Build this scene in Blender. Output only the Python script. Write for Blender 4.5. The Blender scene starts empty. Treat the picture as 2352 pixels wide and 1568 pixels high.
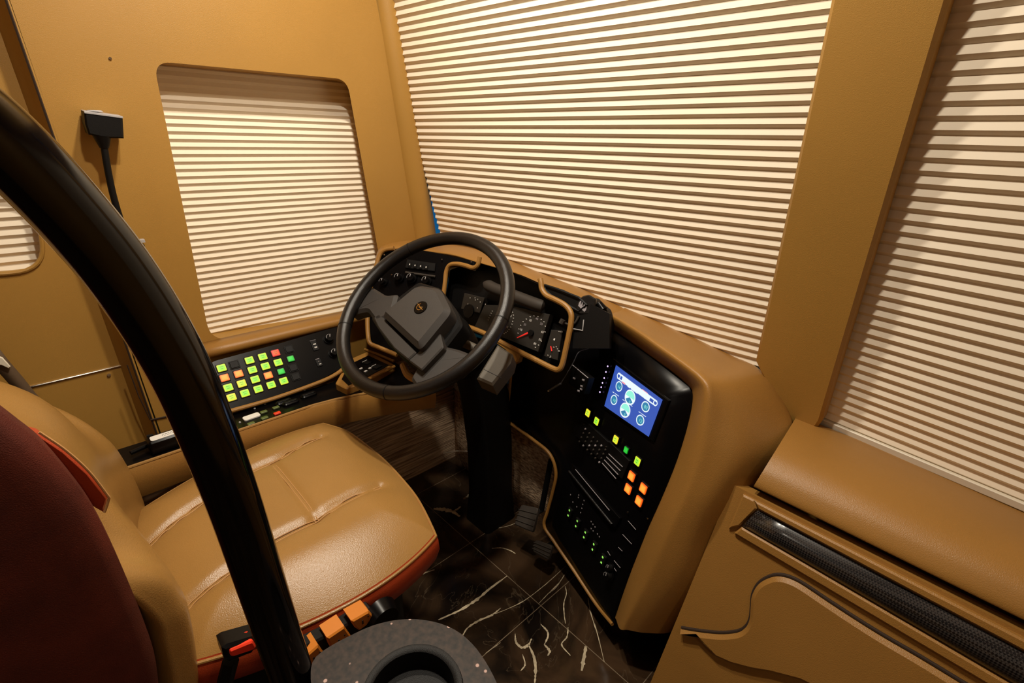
import bpy, bmesh, math, random
from mathutils import Vector as V, Matrix
random.seed(7)
SC = bpy.context.scene
COL = SC.collection
# ------------------------------------------------------------------ survey camera (2352x1568 frame)
EXPO = 0.0
LAMPS = [('ceiling_lamp_window', (-.88, .47, 2.06), 12, .07, (1.0, .90, .74)), ('ceiling_lamp_driver', (-.52, .36, 2.06), 11, .07, (1.0, .90, .74)), ('fill_light_right', (.98, -.05, 1.72), 2.5, .10, (1.0, .88, .70)), ('fill_light_rear', (-.5, -1.3, 2.06), 2, .07, (1.0, .90, .74))]  # right light added to brighten the footwell carpet, rear light added for the foreground
FOC = 1125.0; CX, CY = 1176.0, 784.0
EYE = V((0.0, 0.0, 1.18))
RX = V((0.6899830473656012, -0.2865523660558688, 0.6646887511127759))
RY = V((0.7235654007321621, 0.24843938601088478, -0.6439961042908879))
RZ = V((0.019403742200516133, 0.9252921770912785, 0.37875834222139315))
def ray(p):
    c = V((p[0]-CX, -(p[1]-CY), -FOC)).normalized()
    return V((RX.dot(c), RY.dot(c), RZ.dot(c)))
def px(p, x): r = ray(p); return EYE + r*(x/r.x)              # sight line meets plane x
def py(p, y): r = ray(p); return EYE + r*(y/r.y)
def pz(p, z): r = ray(p); return EYE + r*((z-EYE.z)/r.z)
def pp(p, o, n): r = ray(p); return EYE + r*((V(o)-EYE).dot(n)/r.dot(n))
def pd(p, d): return EYE + ray(p)*d
# ------------------------------------------------------------------ materials
def new_mat(name):
    m = bpy.data.materials.new(name); m.use_nodes = True
    return m, m.node_tree.nodes, m.node_tree.links, m.node_tree.nodes['Principled BSDF']
def mat(name, col, rough=.5, bump=None, spec=.5, coat=0, metal=0, var=None, emit=None, es=1.0, sheen=0):
    m, N, L, B = new_mat(name)
    B.inputs['Base Color'].default_value = (*col, 1)
    B.inputs['Roughness'].default_value = rough
    B.inputs['Specular IOR Level'].default_value = spec
    B.inputs['Coat Weight'].default_value = coat
    B.inputs['Metallic'].default_value = metal
    B.inputs['Sheen Weight'].default_value = sheen
    if emit:
        B.inputs['Emission Color'].default_value = (*emit, 1); B.inputs['Emission Strength'].default_value = es
    if bump or var:
        tc = N.new('ShaderNodeTexCoord')
    if bump:
        t = N.new('ShaderNodeTexNoise'); t.inputs['Scale'].default_value = bump[0]; t.inputs['Detail'].default_value = 4
        L.new(tc.outputs['Object'], t.inputs['Vector'])
        b = N.new('ShaderNodeBump'); b.inputs['Strength'].default_value = bump[1]; b.inputs['Distance'].default_value = .002
        L.new(t.outputs['Fac'], b.inputs['Height']); L.new(b.outputs['Normal'], B.inputs['Normal'])
    if var:
        t2 = N.new('ShaderNodeTexNoise'); t2.inputs['Scale'].default_value = var[0]; t2.inputs['Detail'].default_value = 5
        L.new(tc.outputs['Object'], t2.inputs['Vector'])
        r = N.new('ShaderNodeValToRGB'); r.color_ramp.elements[0].position = .3; r.color_ramp.elements[1].position = .7
        r.color_ramp.elements[0].color = (*[c*(1-var[1]) for c in col], 1)
        r.color_ramp.elements[1].color = (*[c*(1+var[1]) for c in col], 1)
        L.new(t2.outputs['Fac'], r.inputs['Fac']); L.new(r.outputs['Color'], B.inputs['Base Color'])
    return m
M = {}
M['vinyl'] = mat('brown_wall_vinyl', (.41, .220, .046), .42, (900, .25), .45, var=(3, .06))
M['leather'] = mat('brown_dash_leather', (.34, .167, .038), .36, (700, .3), .45, var=(5, .07))
M['tan'] = mat('tan_seat_leather', (.325, .172, .047), .28, (600, .25), .5, var=(9, .05))
M['stitch'] = mat('tan_thread', (.50, .27, .10), .6)
M['red'] = mat('oxblood_leather', (.40, .050, .014), .4, (600, .25), .45)
M['redshade'] = mat('shaded_red_leather', (.085, .013, .006), .7, (900, .4), .3, var=(14, .3))  # same leather as the red sides, with the shade put into its colour
M['black'] = mat('black_plastic', (.004, .0035, .0035), .5, (1200, .2), .2)
M['gloss'] = mat('black_gloss_panel', (.0025, .0022, .0025), .28, None, .17)
M['tube'] = mat('black_gloss_paint', (.003, .003, .004), .11, None, .5)
M['rim'] = mat('black_rim_leather', (.007, .006, .006), .28, (800, .3), .5)
M['pad'] = mat('grey_hub_plastic', (.034, .029, .026), .5, (1500, .4), .45)
M['grey'] = mat('grey_plastic', (.10, .085, .065), .5, (1500, .3), .45)
M['cream'] = mat('cream_pleat_fabric', (.88, .78, .63), .8, None, .2)
M['creamrail'] = mat('cream_enamel', (.74, .68, .56), .4)
M['chrome'] = mat('bright_metal', (.8, .78, .74), .18, None, .5, 0, 1)
M['brass'] = mat('gold_emblem', (.85, .60, .25), .25, None, .5, 0, 1)
M['white'] = mat('white_card', (.85, .83, .78), .5)
M['ink'] = mat('dark_ink', (.02, .02, .02), .6)
M['mark'] = mat('white_print', (.75, .73, .70), .6)
M['greymark'] = mat('grey_print', (.32, .29, .31), .5)
M['orange'] = mat('orange_switch_plastic', (.62, .20, .02), .42)
M['redbtn'] = mat('red_plastic', (.85, .045, .015), .35)
M['olive'] = mat('olive_key', (.10, .13, .035), .45)
M['silver'] = mat('silver_plastic', (.42, .41, .42), .3)
M['needle'] = mat('red_needle', (.7, .02, .015), .4, emit=(1, .03, .02), es=.5)
M['gauge'] = mat('gauge_face', (.020, .017, .014), .5)
M['rubber'] = mat('pedal_rubber', (.030, .022, .016), .7)
M['groove'] = mat('dark_seam', (.03, .014, .006), .8)
M['cable'] = mat('cable_grey', (.10, .10, .11), .4)
M['webbing'] = mat('belt_webbing', (.10, .06, .03), .7)
def emis(name, col, s=1.0):
    m, N, L, B = new_mat(name)
    B.inputs['Base Color'].default_value = (.02, .02, .02, 1)
    B.inputs['Emission Color'].default_value = (*col, 1); B.inputs['Emission Strength'].default_value = s
    return m
def lens(name, mid, edge, s=1.0):
    # lit legend cap: lamp in the middle, so the glow falls off towards the rim of the cap
    m, N, L, B = new_mat(name)
    B.inputs['Base Color'].default_value = (.02, .02, .02, 1)
    at = N.new('ShaderNodeAttribute'); at.attribute_name = 'rim'
    mx = N.new('ShaderNodeMix'); mx.data_type = 'RGBA'
    mx.inputs[6].default_value = (*mid, 1); mx.inputs[7].default_value = (*edge, 1)
    L.new(at.outputs['Fac'], mx.inputs[0]); L.new(mx.outputs[2], B.inputs['Emission Color'])
    B.inputs['Emission Strength'].default_value = s
    return m
M['e_lime'] = lens('lit_lime_cap', (.30, .95, .06), (.80, .85, .02))
M['e_yellow'] = lens('lit_yellow_cap', (.62, .95, .06), (.95, .72, .02))
M['e_orange'] = lens('lit_orange_cap', (1.0, .48, .05), (1.0, .11, .004))
M['e_red'] = lens('lit_red_cap', (1.0, .13, .02), (.75, .004, .012))
M['e_green'] = lens('lit_green_cap', (.03, .75, .06), (.0, .30, .01))
M['e_led'] = emis('violet_led', (.55, .38, 1.0), 2.5)
M['e_lg'] = emis('green_led', (.35, .9, .12), .9)
M['e_white'] = emis('screen_white', (.85, .97, 1.0), 1.0)
M['e_mint'] = emis('screen_mint', (.30, .92, .72), 1.0)
M['e_blue'] = emis('screen_blue', (.035, .095, .46), 1.0)
M['e_teal'] = emis('screen_teal', (.03, .22, .42), 1.0)
M['e_pink'] = emis('screen_pink', (.95, .35, .40), 1.0)
# marble floor tiles
def marble():
    m, N, L, B = new_mat('dark_marble_tile')
    tc = N.new('ShaderNodeTexCoord')
    n1 = N.new('ShaderNodeTexNoise'); n1.inputs['Scale'].default_value = 5; n1.inputs['Detail'].default_value = 8; n1.inputs['Distortion'].default_value = 1.2
    L.new(tc.outputs['Object'], n1.inputs['Vector'])
    r1 = N.new('ShaderNodeValToRGB'); e = r1.color_ramp.elements
    e[0].position = .38; e[0].color = (.006, .004, .003, 1); e[1].position = .72; e[1].color = (.065, .036, .018, 1)
    L.new(n1.outputs['Fac'], r1.inputs['Fac'])
    # thin stray veins
    n2 = N.new('ShaderNodeTexNoise'); n2.inputs['Scale'].default_value = 2.1; n2.inputs['Detail'].default_value = 6; n2.inputs['Distortion'].default_value = 2.5
    L.new(tc.outputs['Object'], n2.inputs['Vector'])
    s = N.new('ShaderNodeMath'); s.operation = 'SUBTRACT'; s.inputs[1].default_value = .5; L.new(n2.outputs['Fac'], s.inputs[0])
    a = N.new('ShaderNodeMath'); a.operation = 'ABSOLUTE'; L.new(s.outputs[0], a.inputs[0])
    r2 = N.new('ShaderNodeValToRGB'); e = r2.color_ramp.elements
    e[0].position = 0; e[0].color = (.35, .35, .35, 1); e[1].position = .0022; e[1].color = (0, 0, 0, 1)
    L.new(a.outputs[0], r2.inputs['Fac'])
    mx = N.new('ShaderNodeMix'); mx.data_type = 'RGBA'; mx.inputs[7].default_value = (.13, .095, .06, 1)
    L.new(r2.outputs['Color'], mx.inputs[0]); L.new(r1.outputs['Color'], mx.inputs[6])
    # grout
    br = N.new('ShaderNodeTexBrick'); br.offset = 0; br.inputs['Scale'].default_value = 1
    br.inputs['Brick Width'].default_value = .3075; br.inputs['Row Height'].default_value = .3075
    br.inputs['Mortar Size'].default_value = .0011; br.inputs['Mortar Smooth'].default_value = .2
    mp = N.new('ShaderNodeMapping'); mp.inputs['Location'].default_value = (.7395+.3075*12, -1.294+.3075*20, 0)
    L.new(tc.outputs['Object'], mp.inputs['Vector']); L.new(mp.outputs['Vector'], br.inputs['Vector'])
    m2 = N.new('ShaderNodeMix'); m2.data_type = 'RGBA'; m2.inputs[7].default_value = (.20, .15, .10, 1)
    L.new(br.outputs['Fac'], m2.inputs[0]); L.new(mx.outputs[2], m2.inputs[6])
    L.new(m2.outputs[2], B.inputs['Base Color'])
    B.inputs['Roughness'].default_value = .16
    return m
M['marble'] = marble()
M['vein'] = mat('marble_vein', (.50, .42, .29), .3, var=(60, .35))
def granite():
    m, N, L, B = new_mat('speckled_granite')
    tc = N.new('ShaderNodeTexCoord')
    n1 = N.new('ShaderNodeTexNoise'); n1.inputs['Scale'].default_value = 150; n1.inputs['Detail'].default_value = 6
    L.new(tc.outputs['Object'], n1.inputs['Vector'])
    r1 = N.new('ShaderNodeValToRGB'); e = r1.color_ramp.elements
    e[0].position = .35; e[0].color = (.004, .0026, .002, 1); e[1].position = .75; e[1].color = (.042, .024, .016, 1)
    L.new(n1.outputs['Fac'], r1.inputs['Fac'])
    v = N.new('ShaderNodeTexVoronoi'); v.inputs['Scale'].default_value = 85; L.new(tc.outputs['Object'], v.inputs['Vector'])
    r2 = N.new('ShaderNodeValToRGB'); e = r2.color_ramp.elements
    e[0].position = .13; e[0].color = (1, 1, 1, 1); e[1].position = .19; e[1].color = (0, 0, 0, 1)
    L.new(v.outputs['Distance'], r2.inputs['Fac'])
    sp = N.new('ShaderNodeSeparateColor'); L.new(v.outputs['Color'], sp.inputs['Color'])
    g = N.new('ShaderNodeMath'); g.operation = 'GREATER_THAN'; g.inputs[1].default_value = .70; L.new(sp.outputs[0], g.inputs[0])
    mu = N.new('ShaderNodeMath'); mu.operation = 'MULTIPLY'; L.new(g.outputs[0], mu.inputs[0]); L.new(r2.outputs['Color'], mu.inputs[1])
    mx = N.new('ShaderNodeMix'); mx.data_type = 'RGBA'; mx.inputs[7].default_value = (.45, .30, .26, 1)
    L.new(mu.outputs[0], mx.inputs[0]); L.new(r1.outputs['Color'], mx.inputs[6]); L.new(mx.outputs[2], B.inputs['Base Color'])
    B.inputs['Roughness'].default_value = .5; B.inputs['Specular IOR Level'].default_value = .25
    return m
M['granite'] = granite()
def carpet():
    m, N, L, B = new_mat('ribbed_carpet')
    tc = N.new('ShaderNodeTexCoord')
    mp = N.new('ShaderNodeMapping'); mp.inputs['Scale'].default_value = (60, 6, 150)
    n1 = N.new('ShaderNodeTexNoise'); n1.inputs['Scale'].default_value = 1; n1.inputs['Detail'].default_value = 6
    L.new(tc.outputs['Object'], mp.inputs['Vector']); L.new(mp.outputs['Vector'], n1.inputs['Vector'])
    r1 = N.new('ShaderNodeValToRGB'); e = r1.color_ramp.elements
    e[0].position = .34; e[0].color = (.22, .13, .075, 1); e[1].position = .68; e[1].color = (.80, .57, .37, 1)
    L.new(n1.outputs['Fac'], r1.inputs['Fac']); L.new(r1.outputs['Color'], B.inputs['Base Color'])
    B.inputs['Roughness'].default_value = .9
    b = N.new('ShaderNodeBump'); b.inputs['Strength'].default_value = .9; b.inputs['Distance'].default_value = .005
    L.new(n1.outputs['Fac'], b.inputs['Height']); L.new(b.outputs['Normal'], B.inputs['Normal'])
    return m
M['carpet'] = carpet()
def carbon():
    m, N, L, B = new_mat('carbon_weave')
    tc = N.new('ShaderNodeTexCoord')
    mp = N.new('ShaderNodeMapping'); mp.inputs['Rotation'].default_value = (0, math.radians(45), 0)
    ch = N.new('ShaderNodeTexChecker'); ch.inputs['Scale'].default_value = 330
    ch.inputs['Color1'].default_value = (.004, .004, .005, 1); ch.inputs['Color2'].default_value = (.045, .040, .038, 1)
    L.new(tc.outputs['Object'], mp.inputs['Vector']); L.new(mp.outputs['Vector'], ch.inputs['Vector']); L.new(ch.outputs['Color'], B.inputs['Base Color'])
    B.inputs['Roughness'].default_value = .28; B.inputs['Coat Weight'].default_value = .7; B.inputs['Coat Roughness'].default_value = .12
    return m
M['carbon'] = carbon()
def glass():
    m, N, L, B = new_mat('tinted_glass')
    B.inputs['Base Color'].default_value = (.80, .92, .98, 1); B.inputs['Roughness'].default_value = .02
    B.inputs['Transmission Weight'].default_value = 1.0; B.inputs['IOR'].default_value = 1.45
    return m
M['glass'] = glass()
# ------------------------------------------------------------------ mesh collecting
class MB:
    def __init__(s): s.v = []; s.f = []; s.m = []; s.mats = []; s.rim = []
    def mi(s, m):
        m = M[m] if isinstance(m, str) else m
        if m not in s.mats: s.mats.append(m)
        return s.mats.index(m)
    def add(s, vs, fs, m, rim=None):
        o = len(s.v); s.v += [V(p) for p in vs]; k = s.mi(m)
        s.rim += rim if rim else [0.0]*len(vs)
        for f in fs: s.f.append([o+i for i in f]); s.m.append(k)
    def quad(s, a, b, c, d, m): s.add([a, b, c, d], [(0, 1, 2, 3)], m)
    def box(s, c, sx, sy, sz, m, ax=None):
        ax = ax or (V((1, 0, 0)), V((0, 1, 0)), V((0, 0, 1))); c = V(c)
        vs = [c+ax[0]*(sx/2*i)+ax[1]*(sy/2*j)+ax[2]*(sz/2*k) for i in (-1, 1) for j in (-1, 1) for k in (-1, 1)]
        s.add(vs, [(0, 1, 3, 2), (4, 6, 7, 5), (0, 4, 5, 1), (2, 3, 7, 6), (0, 2, 6, 4), (1, 5, 7, 3)], m)
    def prism(s, pts, d, m, side=None, ch=0.0):
        # closed outline pts (3D), front face at pts, body swept along vector d; ch = chamfer of front edge
        pts = [V(p) for p in pts]; n = len(pts); d = V(d); dn = d.normalized()
        cen = sum(pts, V())/n
        nn = sum(((pts[i]-cen).cross(pts[(i+1) % n]-cen) for i in range(n)), V())
        if nn.dot(dn) > 0: pts.reverse()          # front normal opposes the sweep
        if ch > 0:
            ins = []
            nn = (-dn)
            for i in range(n):
                a, b, c = pts[i-1], pts[i], pts[(i+1) % n]
                e1 = (b-a).normalized(); e2 = (c-b).normalized()
                l1 = nn.cross(e1); l2 = nn.cross(e2); bis = (l1+l2)
                k = bis.length_squared
                ins.append(b + (bis*(2*ch/k) if k > .3 else l1*ch))
            vs = ins + [p+dn*ch for p in pts] + [p+d for p in pts]
            fs = [tuple(range(n))] + [(i, n+i, n+(i+1) % n, (i+1) % n) for i in range(n)] + [(n+i, 2*n+i, 2*n+(i+1) % n, n+(i+1) % n) for i in range(n)] + [tuple(range(3*n-1, 2*n-1, -1))]
        else:
            vs = pts + [p+d for p in pts]
            fs = [tuple(range(n))] + [(i, n+i, n+(i+1) % n, (i+1) % n) for i in range(n)] + [tuple(range(2*n-1, n-1, -1))]
        s.add(vs, fs[:1], m)
        o = len(s.v)-len(vs); k = s.mi(side or m)
        for f in fs[1:]: s.f.append([o+i for i in f]); s.m.append(k)
    def tube(s, pts, r, m, seg=12, closed=False, cap=True, flat=None):
        pts = [V(p) for p in pts]; n = len(pts); rs = r if isinstance(r, list) else [r]*n
        tan = []
        for i in range(n):
            a = pts[(i-1) % n] if (closed or i > 0) else pts[0]; b = pts[(i+1) % n] if (closed or i < n-1) else pts[-1]
            t = b-a; tan.append(t.normalized() if t.length > 1e-9 else V((0, 0, 1)))
        up = V((0, 0, 1)) if abs(tan[0].z) < .9 else V((1, 0, 0))
        nv = (up - tan[0]*up.dot(tan[0])).normalized(); vs = []
        for i in range(n):
            nv = (nv - tan[i]*nv.dot(tan[i])).normalized(); bv = tan[i].cross(nv)
            for k in range(seg):
                a = 2*math.pi*k/seg
                vs.append(pts[i] + (nv*math.cos(a)+bv*math.sin(a))*rs[i])
        fs = []
        for i in range(n if closed else n-1):
            j = (i+1) % n
            for k in range(seg): fs.append((i*seg+k, i*seg+(k+1) % seg, j*seg+(k+1) % seg, j*seg+k))
        if cap and not closed: fs += [tuple(range(seg-1, -1, -1)), tuple(range((n-1)*seg, n*seg))]
        s.add(vs, fs, m)
    def grid(s, rows, m, closed_u=False):
        nr, nc = len(rows), len(rows[0]); vs = [p for r in rows for p in r]; fs = []
        for i in range(nr-1):
            for j in range(nc if closed_u else nc-1):
                k = (j+1) % nc; fs.append((i*nc+j, i*nc+k, (i+1)*nc+k, (i+1)*nc+j))
        s.add(vs, fs, m)
    def cyl(s, c, n, r, h, m, seg=28, r2=None, top=None):
        n = V(n).normalized(); a = n.orthogonal().normalized(); b = n.cross(a); c = V(c); r2 = r if r2 is None else r2
        vs = [c+(a*math.cos(2*math.pi*k/seg)+b*math.sin(2*math.pi*k/seg))*r for k in range(seg)] + [c+n*h+(a*math.cos(2*math.pi*k/seg)+b*math.sin(2*math.pi*k/seg))*r2 for k in range(seg)]
        s.add(vs, [(k, (k+1) % seg, seg+(k+1) % seg, seg+k) for k in range(seg)] + [tuple(range(seg-1, -1, -1))], m)
        o = len(s.v)-2*seg; s.f.append([o+i for i in range(seg, 2*seg)]); s.m.append(s.mi(top or m))
    def ring(s, c, n, r, t, m, seg=40, ax=None, a0=0, a1=2*math.pi):
        c = V(c); n = V(n).normalized()
        a, b = ax if ax else (n.orthogonal().normalized(), None)
        b = b or n.cross(a)
        full = a1-a0 > 6.28; k = seg if full else seg+1
        pts = [c+(a*math.cos(a0+(a1-a0)*i/seg)+b*math.sin(a0+(a1-a0)*i/seg))*r for i in range(k)]
        s.tube(pts, t, m, 6, closed=full)
    def build(s, name, parent=None, smooth=35, bevel=0, solid=None, sub=0, recalc=True):
        base = V(parent.location) if parent else None
        if parent is None:
            xs = [p.x for p in s.v]; ys = [p.y for p in s.v]; zs = [p.z for p in s.v]
            base = V(((min(xs)+max(xs))/2, (min(ys)+max(ys))/2, min(zs)))
        if parent and parent.parent: base = base + V(parent.parent.location)
        me = bpy.data.meshes.new(name)
        me.from_pydata([p-base for p in s.v], [], s.f)
        for m in s.mats: me.materials.append(m)
        for p, k in zip(me.polygons, s.m): p.material_index = k
        if any(s.rim):
            at = me.attributes.new('rim', 'FLOAT', 'POINT')
            for i, r in enumerate(s.rim): at.data[i].value = r
        if recalc:
            bm = bmesh.new(); bm.from_mesh(me); bmesh.ops.recalc_face_normals(bm, faces=bm.faces); bm.to_mesh(me); bm.free()
        me.update()
        if solid:
            t = sum(p.area*p.normal.dot(EYE-(base+p.center)) for p in me.polygons)
            if t < 0: me.flip_normals()
        if smooth:
            me.polygons.foreach_set('use_smooth', [True]*len(me.polygons)); me.set_sharp_from_angle(angle=math.radians(smooth))
        o = bpy.data.objects.new(name, me); COL.objects.link(o)
        if parent: o.parent = parent
        else: o.location = base
        if solid:
            md = o.modifiers.new('Solidify', 'SOLIDIFY'); md.thickness = abs(solid); md.offset = -1 if solid > 0 else 1
        if sub:
            md = o.modifiers.new('Subdivision', 'SUBSURF'); md.levels = md.render_levels = sub
        if bevel:
            md = o.modifiers.new('Bevel', 'BEVEL'); md.width = bevel; md.segments = 3; md.limit_method = 'ANGLE'; md.angle_limit = math.radians(40)
        return o
def tag(o, label=None, cat=None, group=None, kind=None):
    if label: o['label'] = label
    if cat: o['category'] = cat
    if group: o['group'] = group
    if kind: o['kind'] = kind
    return o
def thing(name, loc, label, cat, group=None):
    o = bpy.data.objects.new(name, None); COL.objects.link(o); o.location = loc; o.empty_display_size = .05
    return tag(o, label, cat, group)
# ------------------------------------------------------------------ shape helpers
def cr(pts, k=6, closed=False):
    pts = [V(p) for p in pts]; n = len(pts); out = []
    rng = n if closed else n-1
    for i in range(rng):
        p1, p2 = pts[i], pts[(i+1) % n]
        p0 = pts[(i-1) % n] if (closed or i > 0) else p1*2-p2
        p3 = pts[(i+2) % n] if (closed or i < n-2) else p2*2-p1
        for j in range(k):
            t = j/k
            out.append(.5*((2*p1)+(p2-p0)*t+(2*p0-5*p1+4*p2-p3)*t*t+(3*p1-p0-3*p2+p3)*t**3))
    if not closed: out.append(pts[-1])
    return out
def patch(rows, ku=5, kv=5):
    r2 = [cr(r, ku) for r in rows]; cols = [cr([r[j] for r in r2], kv) for j in range(len(r2[0]))]
    return [[cols[j][i] for j in range(len(cols))] for i in range(len(cols[0]))]
def rrect(w, h, r, k=5):
    out = []
    for cx, cy, a0 in ((w/2-r, h/2-r, 0), (-w/2+r, h/2-r, 90), (-w/2+r, -h/2+r, 180), (w/2-r, -h/2+r, 270)):
        for i in range(k+1):
            a = math.radians(a0+90*i/k); out.append((cx+r*math.cos(a), cy+r*math.sin(a)))
    return out
def fillet(pts, r, k=5):
    # round the corners of a closed 3D polygon
    pts = [V(p) for p in pts]; n = len(pts); out = []
    for i in range(n):
        a, b, c = pts[i-1], pts[i], pts[(i+1) % n]; rr = r[i] if isinstance(r, (list, tuple)) else r
        e1 = a-b; e2 = c-b; q = min(rr, e1.length*.45, e2.length*.45)
        p1 = b+e1.normalized()*q; p2 = b+e2.normalized()*q
        for j in range(k+1):
            t = j/k; out.append(p1*(1-t)**2+b*(2*t*(1-t))+p2*t*t)
    return out
_tc = {}
def glyphs(txt):
    if txt not in _tc:
        cu = bpy.data.curves.new('lettering', 'FONT'); cu.body = txt; cu.align_x = 'CENTER'; cu.align_y = 'CENTER'
        ob = bpy.data.objects.new('lettering', cu); COL.objects.link(ob)
        me = bpy.data.meshes.new_from_object(ob)
        _tc[txt] = ([tuple(v.co) for v in me.vertices], [tuple(p.vertices) for p in me.polygons])
        bpy.data.objects.remove(ob); bpy.data.curves.remove(cu); bpy.data.meshes.remove(me)
    return _tc[txt]
def write(mb, txt, c, u, v, size, m):
    vs, fs = glyphs(txt); c = V(c)
    mb.add([c+u*(x*size)+v*(y*size) for x, y, z in vs], fs, m)
def frame(n, up):
    n = V(n).normalized(); u = V(up).cross(n).normalized(); return u, n.cross(u), n
def legend_button(mb, c, u, v, n, w, h, lensmat, proud=.004, legend=True):
    # lit push button: dark bezel, domed cap, two legend strokes
    c = V(c)
    mb.prism([c+u*x+v*y+n*(proud*.5) for x, y in rrect(w*1.22, h*1.25, w*.08)], -n*(proud*.5+.002), 'black', ch=.0006)
    if lensmat:
        out = rrect(w, h, w*.10); k = len(out)
        vs = [c+n*(proud*1.15)] + [c+u*(x*.60)+v*(y*.60)+n*(proud*1.1) for x, y in out] + [c+u*x+v*y+n*proud for x, y in out] + [c+u*x+v*y+n*proud*.4 for x, y in out]
        fs = [(0, 1+i, 1+(i+1) % k) for i in range(k)] + [(1+i, 1+k+i, 1+k+(i+1) % k, 1+(i+1) % k) for i in range(k)] + [(1+k+i, 1+2*k+i, 1+2*k+(i+1) % k, 1+k+(i+1) % k) for i in range(k)]
        mb.add(vs, fs, lensmat, [0.0] + [.15]*k + [1.0]*(2*k))
        if legend:
            for q, l in ((.16, .42), (-.14, .30)):
                mb.box(c+v*(h*q)+n*(proud*1.15), w*l, h*.05, .0004, 'olive', (u, v, n))
    else:
        mb.prism([c+u*x+v*y+n*proud for x, y in rrect(w, h, w*.10)], -n*proud, 'black', ch=.001)
# ------------------------------------------------------------------ camera, world, view
cam = bpy.data.cameras.new('camera'); cam.lens = FOC/2352*36; cam.sensor_width = 36; cam.sensor_fit = 'HORIZONTAL'; cam.clip_start = .02
co = bpy.data.objects.new('camera', cam); COL.objects.link(co)
co.matrix_world = Matrix(((RX.x, RX.y, RX.z, EYE.x), (RY.x, RY.y, RY.z, EYE.y), (RZ.x, RZ.y, RZ.z, EYE.z), (0, 0, 0, 1)))
SC.camera = co
w = bpy.data.worlds.new('dusk'); SC.world = w; w.use_nodes = True
w.node_tree.nodes['Background'].inputs['Color'].default_value = (.02, .25, .60, 1)
w.node_tree.nodes['Background'].inputs['Strength'].default_value = .35
vs = SC.view_settings; vs.view_transform = 'Standard'; vs.look = 'None'; vs.gamma = 1; vs.use_curve_mapping = False; vs.exposure = EXPO
def lamp(name, loc, power, size, col, spread=170):
    l = bpy.data.lights.new(name, 'AREA'); l.shape = 'DISK'; l.size = size; l.energy = power; l.color = col; l.spread = math.radians(spread)
    o = bpy.data.objects.new(name, l); COL.objects.link(o); o.location = loc; return o
for L_ in LAMPS: lamp(*L_)
# ------------------------------------------------------------------ setting
def struct(o): o['kind'] = 'structure'; return o
ZC = 2.08
mb = MB(); mb.box((-.2, -.55, -.03), 2.9, 4.0, .06, 'marble'); fl = mb.build('floor', smooth=0); struct(fl)
# floor origin is its own centre; the tile grid is laid from there
mb = MB(); mb.box((-.2, -.55, ZC+.03), 2.9, 4.0, .06, 'vinyl'); struct(mb.build('ceiling', smooth=0))
mb = MB(); mb.box((1.10, -.55, ZC/2), .06, 4.0, ZC, 'vinyl'); struct(mb.build('wall_right', smooth=0))
mb = MB(); mb.box((-.2, -2.45, ZC/2), 2.7, .06, ZC, 'vinyl'); struct(mb.build('wall_back', smooth=0))
mb = MB(); mb.box((-.2, 1.26, .34), 2.7, .05, .70, 'vinyl')
mb.prism([(-1.56, .95, .685), (-.30, 1.10, .685), (-.30, 1.28, .685), (-1.56, 1.28, .685)], (0, 0, -.03), 'vinyl')
mb.prism([(-.30, 1.13, .60), (1.1, .99, .60), (1.1, 1.28, .60), (-.30, 1.28, .60)], (0, 0, -.03), 'vinyl')
mb.prism([(-1.56, .83, 1.66), (1.1, .83, 1.66), (1.1, .78, ZC), (-1.56, .78, ZC)], (0, .06, 0), 'vinyl')
struct(mb.build('wall_front', smooth=0))
# floor veins: pale calcite seams of the tiles, flush with the polished face
def vein(mb, pts, wd):
    P = cr([pz(p, .0008) for p in pts], 7); n = len(P); rng = random.Random(len(pts)*7+int(pts[0][0]))
    L_, R_ = [], []
    for i, p in enumerate(P):
        t = (P[min(i+1, n-1)]-P[max(i-1, 0)]).normalized(); s_ = V((-t.y, t.x, 0))
        w_ = wd*(.55+.9*rng.random())*(.35+.65*math.sin(math.pi*(i+.6)/(n+.2)))
        L_.append(p+s_*w_); R_.append(p-s_*w_*(.6+.5*rng.random()))
    mb.grid([L_, R_], 'vein')
mb = MB()
for pts, wd in [([(1007, 1423), (1058, 1400), (1096, 1376), (1130, 1348), (1165, 1322)], .0036),
                ([(1062, 1460), (1075, 1441), (1100, 1425), (1130, 1412), (1150, 1396)], .0030), ([(1130, 1412), (1170, 1396), (1207, 1377), (1255, 1340), (1299, 1300)], .0012),
                ([(1183, 1455), (1185, 1474), (1199, 1487), (1214, 1480), (1221, 1466)], .0032), ([(1214, 1480), (1226, 1508), (1230, 1540), (1228, 1568)], .0034),
                ([(1242, 1433), (1256, 1448), (1258, 1462), (1250, 1480)], .0026), ([(1250, 1480), (1262, 1494), (1258, 1505)], .003), ([(1345, 1483), (1340, 1515), (1336, 1540)], .006),
                ([(1298, 1346), (1301, 1362), (1295, 1385), (1296, 1412), (1299, 1432)], .0014), ([(1350, 1372), (1357, 1408), (1372, 1455), (1388, 1520)], .0014),
                ([(996, 1168), (1020, 1170), (1042, 1176), (1056, 1186)], .009), ([(1040, 1174), (1052, 1168), (1058, 1162)], .004), ([(1064, 1146), (1074, 1140), (1086, 1131)], .006),
                ([(955, 1326), (968, 1318), (998, 1308)], .0028), ([(1130, 1259), (1152, 1258), (1172, 1264), (1184, 1271)], .0022),
                ([(1238, 1385), (1260, 1362), (1284, 1338), (1297, 1318)], .0010), ([(1302, 1312), (1280, 1345), (1262, 1362)], .0007), ([(1105, 1200), (1130, 1212), (1165, 1208), (1195, 1196)], .0016),
                ([(1200, 1502), (1206, 1525), (1196, 1540)], .002), ([(1305, 1440), (1302, 1462), (1290, 1480), (1310, 1505)], .002), ([(1115, 1500), (1150, 1475)], .0008)]:
    vein(mb, pts, wd)
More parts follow.
